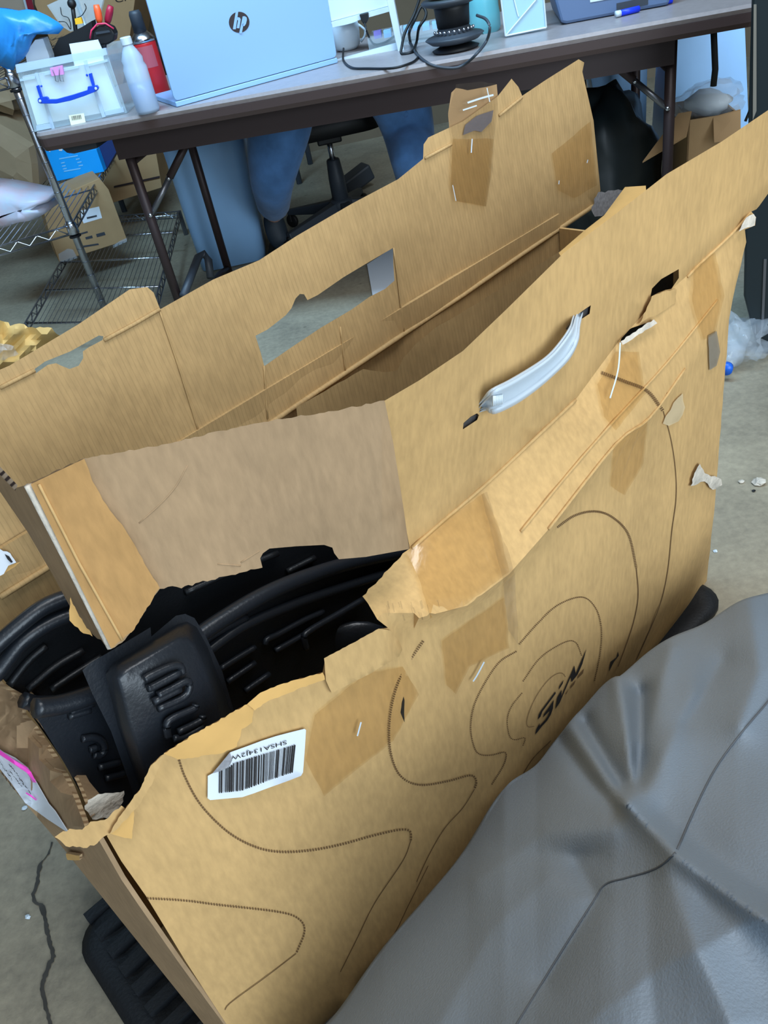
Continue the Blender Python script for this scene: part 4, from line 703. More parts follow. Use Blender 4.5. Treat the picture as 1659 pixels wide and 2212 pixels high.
# ------------------------------------------------------------------ laptop
q0, q1 = AZ(378, 219, .757), AZ(728, 123, .757); lx = (q1-q0); LW = lx.length; lx.normalize(); ly = Vector((-lx.y, lx.x, 0)); tilt = Vector((0, 0, 1)).lerp(-ly, .06).normalized()
ln = lx.cross(tilt)
def LP_(x, y, d=0): return AP(x, y, q0+ln*d, ln)
lt = thing('laptop', 'open silver laptop on the table, its lid back turned to the viewer', 'laptop', (q0+q1)/2-Vector((0, 0, .016)), math.atan2(lx.y, lx.x))
tlp, trp = q0+tilt*LW*.62, q1+tilt*LW*.62
def rq(a, b, c, d, r):       # rounded quad
    out = []
    for p, pa, pb in ((a, d, b), (b, a, c), (c, b, d), (d, c, a)):
        e0, e1 = (pa-p).normalized()*r, (pb-p).normalized()*r
        for k in range(5): t = k/4; out.append(p+e0*(1-t)**2+e1*t**2)
    return out
lid = obj('lid', MB().prism(rq(q0, q1, trp, tlp, .014), -ln*.007 if ln.dot(ly) < 0 else ln*.007), SILVER, lt, bevel=.001)
sgn = -1 if ln.dot(ly) > 0 else 1
obj('keyboard_base', MB().box((q0+q1)/2+ly*.13+Vector((0, 0, -.0085)), lx*LW, ly*.26, (0, 0, .014)), SILVER, lt, bevel=.002)
obj('screen', MB().prism([q0+lx*.008+tilt*.012+ly*.008, q1-lx*.008+tilt*.012+ly*.008, trp-lx*.008-tilt*.008+ly*.008, tlp+lx*.008-tilt*.008+ly*.008], ly*.001), BLACK, lt)
obj('hinge', MB().tube([q0+lx*.06+ly*.008, q1-lx*.06+ly*.008], .006, 8), GREYD, lt, True)
hp = lambda pts: [(380+x/3.95, y/3.95) for x, y in pts]
bd = obj('badge', MB().prism([LP_(380+(540+88*math.cos(q))/3.95, (190+90*math.sin(q))/3.95, sgn*.0008) for q in [2*math.pi*k/28 for k in range(28)]], ly*.0006), LOGO, lid)
for pts in ([(512, 92), (532, 96), (511, 250), (486, 250)], [(520, 145), (545, 150), (553, 165), (541, 242), (519, 240), (530, 175), (518, 165)], [(570, 140), (590, 138), (562, 285), (540, 285)], [(588, 138), (604, 150), (606, 170), (597, 205), (585, 222), (560, 225), (564, 205), (577, 200), (584, 165), (582, 155)]):
    obj('badge_letter', MB().prism([LP_(x, y, sgn*.002) for x, y in hp(pts)], ly*.0004), SILVER, bd)
# ------------------------------------------------------------------ things right of the laptop on the table
def TP(x, y, b): return AP(x, y, T(0, b, 0), TV)
w7 = lambda pts: [(700+x/3.95, y/3.95) for x, y in pts]
stn = thing('white_stand', 'white plastic desk stand right of the laptop with a sloping leg', 'stand', T(1.02, .38, TABZ), math.atan2(TU.y, TU.x))
obj('panel', MB().prism([TP(x, y, .42) for x, y in w7([(20, -60), (540, -180), (560, 50), (380, 100), (60, 185)])], TV*.03), WHITEPL, stn, bevel=.002)
obj('lower_lip', MB().prism([TP(x, y, .41) for x, y in w7([(60, 190), (560, 55), (570, 95), (75, 235)])], TV*.02), WHITEPL, stn)
obj('leg', MB().prism([TP(x, y, .30) for x, y in w7([(520, -60), (585, -60), (660, 330), (692, 455), (660, 470), (630, 440), (605, 330)])], TV*.03), WHITEPL, stn, bevel=.002)
obj('base_bar', MB().prism([TP(x, y, .33) for x, y in w7([(150, 500), (620, 370), (640, 400), (640, 420), (160, 530), (0, 560), (100, 515)])], TV*.02), WHITEPL, stn)
bw = thing('white_mug', 'white rounded mug standing behind the white desk stand', 'mug', AZ(752, 108, TABZ), 0); pB = AZ(752, 108, TABZ); obj('cup', MB().lathe(pB, [(.028, .001), (.042, .012), (.047, .05), (.046, .075), (.043, .075), (.041, .02)], 20), WHITEPL, bw, True); obj('handle', MB().tube([pB+Vector((.045+.02*math.sin(math.pi*t/8), 0, .015+.05*t/8)) for t in range(9)], .004, 6), WHITEPL, bw, True)
def cord(label, pts, r=.0032, m=BLACK, name='cable', fy=.2, cat='cable'):
    return obj(name, MB().tube([Vector(p) for p in pts], r, 8), m, None, True, None, label, cat)
def sp3(P, n=6):
    return [Vector(q) for q in smoothpl([tuple(p) for p in P], n)]
pl = thing('power_plug', 'black plug with lead hanging from the white stand panel', 'plug', TP(786, 40, .40), 0)
obj('plug_body', MB().prism([TP(x, y, .39) for x, y in w7([(300, 125), (375, 108), (378, 160), (360, 200), (335, 205), (318, 180)])], TV*.02), BLACK, pl, bevel=.002); obj('lead', MB().tube(sp3([TP(787, 48, .39), TP(795, 75, .38), AZ(808, 95, TABZ+.006), AZ(830, 92, TABZ+.004), AZ(852, 78, TABZ+.004)]), .003, 8), BLACK, pl, True)
zt = TABZ+.004
cord('thin dark cable lying along the table edge before the white stand', sp3([AZ(742, 105, zt+.01), AZ(742, 130, zt), AZ(760, 146, zt), AZ(795, 148, zt), AZ(850, 147, zt), AZ(890, 135, zt), AZ(905, 122, zt)]))
kk = .16
cord('black cable loop standing up beside the white leg and over the table edge', sp3([TP(912, -20, .30), TP(895, 30, .28), TP(875, 70, .25), TP(868, 100, .22), AZ(868, 116, zt), AZ(890, 112, zt), AZ(900, 90, zt+.01), TP(905, 60, .25), TP(918, 40, .26), TP(920, 25, .27), TP(910, 15, .28), TP(895, 45, .26), TP(884, 70, .22), AZ(888, 95, zt), AZ(900, 115, zt)]), .0042)
lp0 = [AZ(885, 92, zt+.01), AZ(895, 110, zt), AZ(915, 130, zt), TP(940, 143, -.010), TP(980, 147, -.012), TP(1005, 138, -.010), AZ(1028, 118, zt), AZ(1050, 90, zt+.02), AZ(1058, 62, zt+.05), AZ(1050, 42, zt+.07), AZ(1030, 33, zt+.08)]
cord('grey cable looping from the black dish over the front edge of the table', sp3(lp0), .0038, GREYD)
dk = thing('bead_stand', 'black two-tier round stand with shiny bits on the table', 'stand', AZ(985, 112, TABZ), 0); pD = AZ(985, 108, TABZ)
obj('foot', MB().lathe(pD, [(.062, .001), (.066, .006), (.045, .014), (.03, .016)], 26), BLACK, dk, True); obj('lower_dish', MB().lathe(pD, [(.03, .016), (.066, .022), (.082, .034), (.076, .038), (.05, .045), (.036, .072)], 28), GREYD, dk, True); obj('stem', MB().lathe(pD, [(.045, .06), (.048, .10), (.05, .112)], 22), BLACK, dk, True)
obj('upper_dish', MB().lathe(pD, [(.05, .108), (.078, .116), (.082, .124), (.076, .128), (.03, .126)], 28), GREYD, dk, True)
for k in range(11): q = math.radians(190+k*14); obj('bead', MB().ball(pD+Vector((.056*math.cos(q), .056*math.sin(q), .052)), .0045, n=8, m=6), CHROME, dk, True)
gi = thing('green_parts_bag', 'clear bag of green and white parts lying on the black round stand', 'bag', pD+Vector((0, 0, .127)), 0); obj('filling', MB().ball(pD+Vector((-.005, 0, .152)), .062, .05, .024, rough=.5, seed=4), GREENP, gi, True); obj('bag_skin', MB().ball(pD+Vector((0, .0, .163)), .074, .056, .034, rough=.6, seed=8), CLEAR, gi, True)
tb = thing('teal_bag', 'shiny teal plastic bag standing behind the black round stand', 'bag', TP(1050, 62, .33), 0); obj('bag_skin', MB().ball(TP(1045, 30, .36)+Vector((0, 0, 0)), .05, .05, .09, rough=.4, seed=2), TEAL, tb, True)
pb2 = thing('parts_tray', 'low clear tray of blue and violet parts behind the cables', 'tray', T(1.12, .43, TABZ), math.atan2(TU.y, TU.x))
obj('tray_body', MB().box(T(1.12, .46, TABZ+.02), TU*.30, TV*.16, (0, 0, .038)), CLEAR, pb2); mb = MB()
for k in range(9): obj('part', MB().box(T(1.0+k*.03, .46+rs.uniform(-.05, .05), TABZ+.03+rs.uniform(0, .014)), TU*.022+TV*rs.uniform(-.01, .01), TV*.03, (0, 0, .02)), rs.choice([BINBLUE, M('violet', (120, 110, 180), .4), WHITEPL, BLACK]), pb2)
acr = thing('acrylic_holder', 'clear acrylic brochure holder with crossing edges near the table\'s right half', 'holder', AZ(1135, 80, TABZ), 0)
af = [(1092, 80), (1180, 62), (1168, -40), (1078, -25)]; pA = AZ(1092, 82, TABZ); aN = TV
FR_A = M('frosted_acrylic', (180, 215, 232), .25, alpha=.75)
obj('panel', MB().prism([AP(x, y, pA, aN)+Vector((0, 0, .001)) for x, y in af], TV*.003), FR_A, acr); obj('back_panel', MB().prism([AP(x, y, pA, aN)+TV*.05+TU*.004+Vector((0, 0, .001)) for x, y in af], TV*.003), FR_A, acr)
for a, b in (((1092, 80), (1180, 62)), ((1092, 80), (1160, 0)), ((1108, -10), (1120, 38)), ((1180, 62), (1172, -30)), ((1092, 80), (1080, -20))): obj('edge_strip', MB().tube([AP(a[0], a[1], pA, aN)-TV*.002+Vector((0, 0, .003)), AP(b[0], b[1], pA, aN)-TV*.002+Vector((0, 0, .003))], .0022, 5), WHITEPL, acr)
tt = thing('tote_bin', 'grey blue plastic tote with white label on the table\'s right end', 'bin', AZ(1320, 25, TABZ), 0); pT = AZ(1215, 55, TABZ)
tote = [(1212, 53), (1225, 55), (1445, 14), (1470, -90), (1180, -60)]
obj('tote_body', MB().prism([AP(x, y, pT, TV)+Vector((0, 0, .003)) for x, y in tote], TV*.28), CRATE, tt, bevel=.008)
obj('tote_label', MB().prism([AP(x, y, pT-TV*.0015, TV)+Vector((0, 0, .003)) for x, y in [(1272, -30), (1275, 8), (1332, -2), (1328, -40)]], TV*.001), WHITEPL, tt)
obj('tote_recess', MB().prism([AP(x, y, pT-TV*.0015, TV)+Vector((0, 0, .003)) for x, y in [(1332, 10), (1400, -4), (1400, 12), (1345, 26), (1332, 24)]], TV*.001), GREYD, tt)
for (x0_, y0_, x1_, y1_), lb in (((1330, 31, 1380, 19), 'blue marker lying at the table edge, the left one, with white end'), ((1392, 12, 1452, 0), 'blue marker lying at the table edge, the right one')):
    mk = thing('marker_pen', lb, 'marker', AZ(x0_, y0_, TABZ+.008), 0); a, b = AZ(x0_, y0_, TABZ+.009), AZ(x1_, y1_, TABZ+.009)
    obj('barrel', MB().tube([a.lerp(b, .18), b], .008, 10), M('bright_blue', (30, 60, 235), .35), mk, True); obj('cap', MB().tube([a, a.lerp(b, .2)], .0082, 10), WHITEPL, mk, True)
# ------------------------------------------------------------------ under the table: bin, chair, person
pY = 3.42
bn = thing('waste_bin', 'tall pale blue plastic bin under the table beside the jeans', 'bin', AZ(510, 585, 0)+Vector((0, .2, 0)), 0)
A4 = [AY(338, 300, pY), AY(517, 262, pY), AY(590, 640, pY), AY(452, 640, pY)]
zb = .004; 
def bring(u0, u1, z, y0, y1, r=.05): 
    out = []
    for cx, cy, s0 in ((u1-r, y1-r, 0), (u0+r, y1-r, 90), (u0+r, y0+r, 180), (u1-r, y0+r, 270)):
        for k in range(6): q = math.radians(s0+18*k); out.append(Vector((cx+r*math.cos(q), cy+r*math.sin(q), z)))
    return out
zt_ = A4[0].z; zl = A4[2].z
def at_h(z, i, j): t = (z-A4[j].z)/(A4[i].z-A4[j].z); return A4[j].x+(A4[i].x-A4[j].x)*t
ztop = .655
obj('bin_body', loft([bring(at_h(z, 0, 3), at_h(z, 1, 2), z, pY, pY+.34+.06*z) for z in (.004, .2, .4, .6)]), BINBLUE, bn, True)
obj('bin_rim', loft([bring(at_h(.6, 0, 3)-.012, at_h(.6, 1, 2)+.012, z, pY-.012, pY+.40) for z in (.598, .632)]), M('grey_rim', (112, 128, 148), .4), bn)
hub = AZ(738, 440, .11); seat = Vector((hub.x, hub.y, .42)); 
ch = thing('office_chair', 'black office chair on a five-star base under the table', 'chair', Vector((hub.x, hub.y, 0)), 0)
sb_ = AY(735, 290, hub.y).z; zs = max(.38, min(.5, AY(740, 292, hub.y-.2).z))
obj('seat', loft([bring(hub.x-.22, hub.x+.22, z, hub.y-.22, hub.y+.24, .09) for z in (zs, zs+.05)]+[bring(hub.x-.20, hub.x+.20, zs+.085, hub.y-.20, hub.y+.22, .09)]), BLACK, ch, True)
obj('backrest', MB().box((hub.x, hub.y+.30, zs+.38), (.40, 0, 0), (0, .05, 0), (0, .04, .42)), BLACK, ch, bevel=.03); obj('back_bar', MB().tube([(hub.x, hub.y+.1, zs-.01), (hub.x, hub.y+.29, zs), (hub.x, hub.y+.33, zs+.2)], .018, 8), BLACK, ch)
obj('mechanism', MB().box((hub.x, hub.y, zs-.025), (.10, 0, 0), (0, .14, 0), (0, 0, .05)), BLACK, ch, bevel=.006); obj('piston', MB().tube([(hub.x, hub.y, .27), (hub.x, hub.y, zs-.04)], .013, 12), CHROME, ch, True); obj('column', MB().lathe((hub.x, hub.y, 0), [(.036, .10), (.034, .22), (.028, .29), (.024, .295)], 18), GREYD, ch, True)
obj('hub', MB().lathe((hub.x, hub.y, 0), [(.05, .075), (.052, .12), (.045, .135)], 18), GREYD, ch, True)
for k in range(5):
    q = math.radians(214+72*k); d = Vector((math.cos(q), math.sin(q), 0)); s_ = Vector((-d.y, d.x, 0)); h0 = Vector((hub.x, hub.y, 0)); p0, p1 = h0+d*.03, h0+d*.30
    obj('base_leg', MB().hexa([p0-s_*.026+Vector((0, 0, .075)), p1-s_*.016+Vector((0, 0, .062)), p1+s_*.016+Vector((0, 0, .062)), p0+s_*.026+Vector((0, 0, .075)), p0-s_*.022+Vector((0, 0, .128)), p1-s_*.013+Vector((0, 0, .085)), p1+s_*.013+Vector((0, 0, .085)), p0+s_*.022+Vector((0, 0, .128))]), GREYD, ch, bevel=.004)
    cs = obj('caster', MB().lathe(p1+Vector((0, 0, .03))-s_*.022, [(.026, 0), (.0295, .006), (.0295, .016), (.026, .02)], 16, s_), BLACK, ch, True); obj('caster_fork', MB().tube([p1+Vector((0, 0, .03)), p1+Vector((0, 0, .07))], .008, 8), BLACK, ch)
def skin(name, verts, edges, rads, mat, parent, sub=2, root=0):
    Mi = rootM(parent).inverted(); me = bpy.data.meshes.new(name); me.from_pydata([Mi@Vector(v) for v in verts], edges, []); me.materials.append(mat)
    o = bpy.data.objects.new(name, me); COL.objects.link(o); o.parent = parent
    sk = o.modifiers.new('skin', 'SKIN'); sk.use_smooth_shade = True
    for i, r_ in enumerate(rads): sv = me.skin_vertices[0].data[i]; sv.radius = (r_, r_) if not isinstance(r_, tuple) else r_; sv.use_root = (i == root)
    ss = o.modifiers.new('subdivision', 'SUBSURF'); ss.levels = sub; ss.render_levels = sub
    dg = bpy.context.evaluated_depsgraph_get(); dg.update(); m2 = bpy.data.meshes.new_from_object(o.evaluated_get(dg)); o.modifiers.clear(); o.data = m2; m2.name = name; return o
hx, hy, hz_ = hub.x, hub.y, zs+.19
kL, aL = AY(612, 242, hy-.46), AZ(590, 478, .13); kR, aR = AY(862, 197, hy-.48), AZ(898, 425, .13)
print('knees', kL, kR, 'ankles', aL, aR, 'hub', hub, 'seat z', zs, 'hip', hz_)
pn = thing('person', 'person in faded blue jeans and dark boots sitting behind the table', 'person', Vector((hx, hy, 0)), 0)
hipL, hipR = Vector((hx-.10, hy+.06, hz_)), Vector((hx+.10, hy+.06, hz_))
toeL, toeR = AZ(612, 535, .03)+Vector((0, 0, -.03)), AZ(915, 480, .03)+Vector((0, 0, -.03))
lk = Vector((0, 0, 1))
pel = Vector((hx, hy+.10, hz_+.03)); ch1 = pel+Vector((0, -.03, .24)); ch2 = pel+Vector((0, -.06, .43)); nk = pel+Vector((0, -.07, .53)); hd0 = pel+Vector((0, -.10, .60)); hd1 = pel+Vector((0, -.13, .70)); hd2 = pel+Vector((0, -.12, .78))
sL, sR = ch2+Vector((-.17, 0, .02)), ch2+Vector((.17, 0, .02)); tt_ = T(.75, .60, TABZ+.03); eL, eR = sL+Vector((-.06, -.12, -.22)), sR+Vector((.06, -.12, -.22))
wL, wR = T(.55, .58, TABZ+.05), T(.74, .62, TABZ+.05)
V_ = [pel, ch1, ch2, nk, hd0, hd1, hd2, sL, eL, wL, sR, eR, wR, hipL, kL, aL, hipR, kR, aR]
E_ = [(0, 1), (1, 2), (2, 3), (3, 4), (4, 5), (5, 6), (2, 7), (7, 8), (8, 9), (2, 10), (10, 11), (11, 12), (0, 13), (13, 14), (14, 15), (0, 16), (16, 17), (17, 18)]
R_2 = [.125, .11, .12, .05, .062, .088, .06, .055, .042, .028, .055, .042, .028, .075, .055, .036, .075, .055, .036]
skin('body', V_, E_, R_2, SKIN, pn)
for w_, s_ in ((wL, 1), (wR, -1)):
    for k in range(5):
        a = math.radians(-36+18*k)*1.0; d = Vector((math.sin(a)*1.0, -math.cos(a), 0)); ln_ = [.055, .078, .085, .078, .06][k] if k else .055
        p = w_+d*.03+Vector((0, 0, -.005)); skin('finger', [p, p+d*ln_*.5+Vector((0, 0, .006)), p+d*ln_+Vector((0, 0, -.012))], [(0, 1), (1, 2)], [.011, .0095, .0075], SKIN, pn, 1)
vL = [hipL, hipL.lerp(kL, .55), kL, AY(597, 305, kL.y+.03), AZ(586, 395, .36), AZ(592, 458, .20)]; rL = [.11, .115, .118, .118, .085, .064]
vR = [hipR, hipR.lerp(kR, .5), kR, AY(884, 285, kR.y+.06), AZ(892, 350, .36), AZ(897, 415, .19)]; rR = [.11, .115, .122, .10, .082, .064]
skin('jeans', [pel-Vector((0, 0, .01))]+vL+vR, [(0, 1), (1, 2), (2, 3), (3, 4), (4, 5), (5, 6), (0, 7), (7, 8), (8, 9), (9, 10), (10, 11), (11, 12)], [.145]+rL+rR, DENIM, pn, 2)
for k_, a_2 in ((kL, aL), (kR, aR)):                       # folds and seams of the trouser legs
    for t in (.15, .5, .75, .9): p = k_.lerp(a_2, t)+Vector((0, -.06+.03*t, 0)); obj('jeans_fold', MB().tube([p+Vector((-.045, .0, .015)), p+Vector((0, -.028, 0)), p+Vector((.045, .005, -.012))], [.004, .014, .004], 8), DENIM, pn, True)
for a2, to in ((aL, toeL), (aR, toeR)):
    bm_ = skin('boot', [a2+Vector((0, .0, .06)), a2+Vector((0, .01, -.03)), Vector((a2.x, a2.y+.03, .045)), a2.lerp(to, .55)-Vector((0, 0, .01)), Vector((to.x, to.y, .035))], [(0, 1), (1, 2), (1, 3), (3, 4)], [.05, .052, .042, .048, .034], BOOT, pn, 2, 1)
    obj('boot_sole', MB().prism([Vector((a2.x+x, a2.y+y, .002)) for x, y in ((-.042, .07), (.042, .07), (.05, -.06), (.045, -.18), (.0, -.215), (-.045, -.18), (-.05, -.06))], (0, 0, .022)), BLACK, bm_)
skin('shirt', [pel+Vector((0, 0, .06)), ch1, ch2, nk-Vector((0, 0, .03)), sL, eL, eL.lerp(wL, .75), sR, eR, eR.lerp(wR, .75)], [(0, 1), (1, 2), (2, 3), (2, 4), (4, 5), (5, 6), (2, 7), (7, 8), (8, 9)], [.14, .135, .14, .065, .07, .055, .042, .07, .055, .042], SHIRT, pn)
hr = obj('hair', MB().ball(hd2+Vector((0, .02, .0)), .092, .1, .07, rough=.1), HAIR, pn, True)
for s_ in (-1, 1): obj('eye', MB().ball(hd1+Vector((s_*.032, -.082, -.005)), .011), WHITEPL, pn, True); obj('ear', MB().ball(hd1+Vector((s_*.088, .0, -.02)), .012, .02, .03), SKIN, pn, True)
obj('nose', MB().ball(hd1+Vector((0, -.095, -.03)), .014, .02, .022), SKIN, pn, True); obj('mouth', MB().ball(hd1+Vector((0, -.085, -.07)), .024, .008, .006), M('lips', (160, 90, 85), .5), pn, True)
sk_ = obj('small_cart_part', MB().box(AZ(775, 400, .05)+Vector((0, .12, .0)), (.14, .05, .05), (-.03, .09, 0), (-.02, 0, .07)), GREYD, None, False, None, 'dark grey tilted plastic block on the floor behind the chair base', 'block', bevel=.01)
# ------------------------------------------------------------------ wire shelving at left
pf = AZ(235, 690, 0)
def PZ(x, y): return AP(x, y, pf, Vector((pf.x, pf.y, 0)).normalized())
sh = thing('wire_shelf', 'chrome wire shelving rack at the left with dotted upright post', 'shelf', pf, 0)
ztp = PZ(10, 130).z+.25; post = obj('post', MB().tube([pf+Vector((0, 0, .003)), Vector((pf.x, pf.y, ztp))], .0135, 14), CHROME, sh, True)
k = 0; z = .08
while z < ztp-.02:
    obj('post_groove', MB().lathe((pf.x, pf.y, z), [(.0135, 0), (.0143, .0015), (.0135, .003)], 14), STEEL, post, True); z += .0508
zc = PZ(150, 497).z
def shelf_level(zc, e1, e2, nm=''):
    c = Vector((pf.x, pf.y, zc)); ux = (e1-c); uy = (e2-c); ux.z = uy.z = 0; ux_, uy_ = ux.normalized(), uy.normalized()
    obj('collar', MB().lathe((pf.x, pf.y, zc-.02), [(.0145, 0), (.021, .006), (.019, .04), (.0145, .05)], 16), CHROME, sh, True); obj('collar_ring', MB().lathe((pf.x, pf.y, zc-.028), [(.0215, 0), (.0215, .006)], 14), BLACK, sh)
    for d, L in ((ux, ux.length), (uy, uy.length)):
        dn = d.normalized(); obj('edge_rod', MB().tube([c+dn*.015+Vector((0, 0, .015)), c+d+Vector((0, 0, .015))], .0036, 6), CHROME, sh, True); obj('edge_rod', MB().tube([c+dn*.015+Vector((0, 0, -.015)), c+d+Vector((0, 0, -.015))], .0036, 6), CHROME, sh, True)
        nz_ = int(L/.035); obj('edge_zigzag', MB().tube([c+dn*(.02+(L-.02)*i/nz_)+Vector((0, 0, .013 if i % 2 else -.013)) for i in range(nz_+1)], .0026, 5), CHROME, sh, True)
    for t in (.33, .66, .97): obj('cross_rod', MB().tube([c+uy*t+Vector((0, 0, .010)), c+uy*t+ux+Vector((0, 0, .010))], .0032, 6), CHROME, sh, True)
    mb = MB(); n = int(ux.length/.028)
    for i in range(1, n): mb.tube([c+ux_*.028*i+Vector((0, 0, .0165)), c+ux_*.028*i+uy+Vector((0, 0, .0165))], .0016, 4)
    obj('wire_deck', mb, CHROME, sh, kind='stuff'); return c, ux, uy
e_l = AZ(-60, 560, zc); e_l = pf+Vector((0, 0, zc))+(e_l-pf-Vector((0, 0, zc))).normalized()*.9; e_b = AZ(268, 300, zc)
c, ux, uy = shelf_level(zc, e_l, e_b)
dl = ux.normalized()*.9
ztop2 = PZ(22, 178).z; shelf_level(ztop2, Vector((pf.x, pf.y, 0))+dl, Vector((pf.x, pf.y, 0))+uy)
for d in (dl, uy, dl+uy): obj('post', MB().tube([pf+d+Vector((0, 0, .003)), Vector((pf.x, pf.y, ztp))+d], .0135, 10), CHROME, sh, True)
# low wire shelf beyond
zl_ = .10
l00, l10, l11, l01 = AZ(55, 708, zl_), AZ(325, 705, zl_), AZ(388, 462, zl_), AZ(150, 545, zl_)
l01 = l00+(l11-l10)
ls = thing('low_wire_rack', 'low dark wire rack on the floor beneath the shelving', 'rack', Vector((l00+l11)/2)*1.0-Vector((0, 0, zl_)), 0)
for a, b in ((l00, l01), (l10, l11), (l01, l11)):
    d = (b-a); obj('edge_rod', MB().tube([a+Vector((0, 0, .012)), b+Vector((0, 0, .012))], .003, 6), STEEL, ls); obj('edge_rod', MB().tube([a-Vector((0, 0, .018)), b-Vector((0, 0, .018))], .003, 6), STEEL, ls); nz_ = int(d.length/.04)
    obj('edge_zigzag', MB().tube([a+d*i/nz_+Vector((0, 0, .01 if i % 2 else -.016)) for i in range(nz_+1)], .0024, 5), STEEL, ls)
mb = MB()
nn = 26
for i in range(1, nn):
    t = i/nn; mb.tube([l00.lerp(l10, t)+Vector((0, 0, .013)), l01.lerp(l11, t)+Vector((0, 0, .013))], .0013, 4)
obj('wire_deck', mb, STEEL, ls, kind='stuff')
for t in (.02, .27, .52, .77, .97): obj('cross_rod', MB().tube([l00.lerp(l01, t)+Vector((0, 0, .006)), l10.lerp(l11, t)+Vector((0, 0, .006))], .0042, 6), CHROME, ls, True)
for p in (l00, l10, l11, l01): obj('foot', MB().tube([Vector((p.x, p.y, .001)), p+Vector((0, 0, .014))], .011, 8), STEEL, ls)
# things standing on the shelves
def crate(name, label, cat, face, P, n, depth, m, top=True, extra=None):
    """carton whose near face is the outline `face` on the upright plane through P"""
    n = Vector(n).normalized(); q = [AP(x, y, P, n) for x, y in face]; r = thing(name, label, cat, sum(q, Vector())/len(q), 0); lowz = min(p.z for p in q); r.location.z = lowz
    r['M'] = [x for rr_ in Matrix.Translation(r.location) for x in rr_]
    obj('carton', MB().prism(q, n*depth), m, r, bevel=.002); return r, n
zsh = zc+.0185
pc = AZ(122, 393, zsh); nC = (AZ(225, 372, zsh)-pc); nC = Vector((-nC.y, nC.x, 0))
r, n = crate('blue_box', 'bright blue carton with white printing on the middle wire shelf', 'box', [(122, 392), (225, 371), (208, 322), (185, 325), (150, 334), (130, 300), (88, 318)], pc, nC, .20, CYAN)
# the carton keeps its full front; the table corner hides its upper right
q = [AP(x, y, pc-n*.0008, n) for x, y in [(101, 320), (106, 318), (104, 322)]]
for pts in ([(100, 324), (105, 318), (111, 322), (107, 322), (109, 328), (106, 328), (104, 323)], [(124, 318), (130, 314), (136, 320), (134, 326), (128, 326)]): obj('print_mark', MB().prism([AP(x, y, pc-n*.0012, n) for x, y in pts], n*.0004), WHITEPL, r)
mb = MB()
for i, (x, y, l) in enumerate([(128, 342, 40), (132, 351, 8), (134, 358, 8), (136, 364, 8), (164, 343, 8), (167, 350, 9), (170, 357, 9), (138, 369, 36)]): mb.add([AP(a, b, pc-n*.0012, n) for a, b in [(x, y), (x+l, y-l*.18), (x+l, y-l*.18+2.6), (x, y+2.6)]], [(0, 1, 2, 3)])
obj('print_lines', mb, M('pale_blue_print', (120, 200, 250), .5), r)
r2, _ = crate('navy_carton', 'dark blue carton next to the bright blue one on the wire shelf', 'box', [(228, 370), (258, 318), (240, 255), (190, 270), (208, 318)], AZ(228, 369, zsh)+n*.03, nC, .12, NAVY)
pS = AZ(80, 450, zsh); nS = Vector((.25, 1, 0))
# kraft parcel and bag on the shelf
pk = thing('paper_parcel', 'crumpled brown paper parcel with barcode sticker on the middle shelf', 'parcel', AZ(40, 405, zsh), 0)
pP = AZ(60, 412, zsh); face = [(-60, 385), (-10, 395), (60, 412), (85, 400), (82, 352), (75, 312), (40, 290), (-10, 262), (-60, 250)]
fq = [AP(x, y, pP, nS) for x, y in face]; cc = sum(fq, Vector())/len(fq); rows = [[p for p in fq+[fq[0]]], [p.lerp(cc, .12)-nS.normalized()*.03 for p in fq+[fq[0]]], [p.lerp(cc, .6)-nS.normalized()*.05+Vector((0, .0, .01*math.sin(i*2.1))) for i, p in enumerate(fq+[fq[0]])], [cc-nS.normalized()*.05]*(len(fq)+1)]
rows0 = [[p+nS.normalized()*.22 for p in fq+[fq[0]]]]+rows
mb = MB().grid(rows0); mb.add([p+nS.normalized()*.22 for p in fq], [tuple(range(len(fq)))]); obj('paper_wrap', mb, PAPERB, pk)
s8 = lambda pts: [(x/6.38, 140+y/6.38) for x, y in pts]
stq = [AP(x, y, pP-nS.normalized()*.052, nS) for x, y in s8([(165, 1570), (425, 1690), (375, 1765), (120, 1660)])]; ps = obj('barcode_sticker', MB().prism(stq, nS.normalized()*.001), WHITEP, pk)
mb = MB()
for i in range(14): a = stq[0].lerp(stq[1], .12+i*.055); b = stq[3].lerp(stq[2], .12+i*.055); p0, p1 = a.lerp(b, .15), a.lerp(b, .55); w_ = (stq[1]-stq[0])*.012*(1+i % 3); o_ = -nS.normalized()*.001; mb.add([p0+o_, p0+w_+o_, p1+w_+o_, p1+o_], [(0, 1, 2, 3)])
obj('barcode_lines', mb, INK, ps)
pk2 = obj('paper_parcel', MB().ball(AP(5, 215, pP+nS*.12, nS)+Vector((0, 0, .03)), .12, .09, .085, rough=.5, seed=5), PAPERB, None, False, None, 'second crumpled brown paper parcel lying on top of the one with barcode', 'parcel')
bgw = thing('plastic_bag', 'white and pink plastic bag lying on the front of the middle shelf', 'bag', AZ(30, 470, zsh), 0)
pb_ = AZ(30, 480, zsh); face = [(-60, 495), (0, 497), (40, 482), (70, 478), (92, 465), (90, 452), (72, 448), (98, 440), (95, 430), (60, 424), (0, 412), (-60, 405)]
fq = [AP(x, y, pb_, nS)+nS*.02 for x, y in face]; cc = sum(fq, Vector())/len(fq); nn_ = nS.normalized()
mb = MB().grid([[p+nn_*.12 for p in fq+[fq[0]]], fq+[fq[0]], [p.lerp(cc, .2)-nn_*.035+Vector((0, 0, .006*math.sin(i*1.9))) for i, p in enumerate(fq+[fq[0]])], [p.lerp(cc, .7)-nn_*.045+Vector((0, 0, .008*math.sin(i*2.7))) for i, p in enumerate(fq+[fq[0]])], [cc-nn_*.04]*(len(fq)+1)]); mb.add([p+nn_*.12 for p in fq], [tuple(range(len(fq)))]); obj('bag_skin', mb, BAGW, bgw, True)
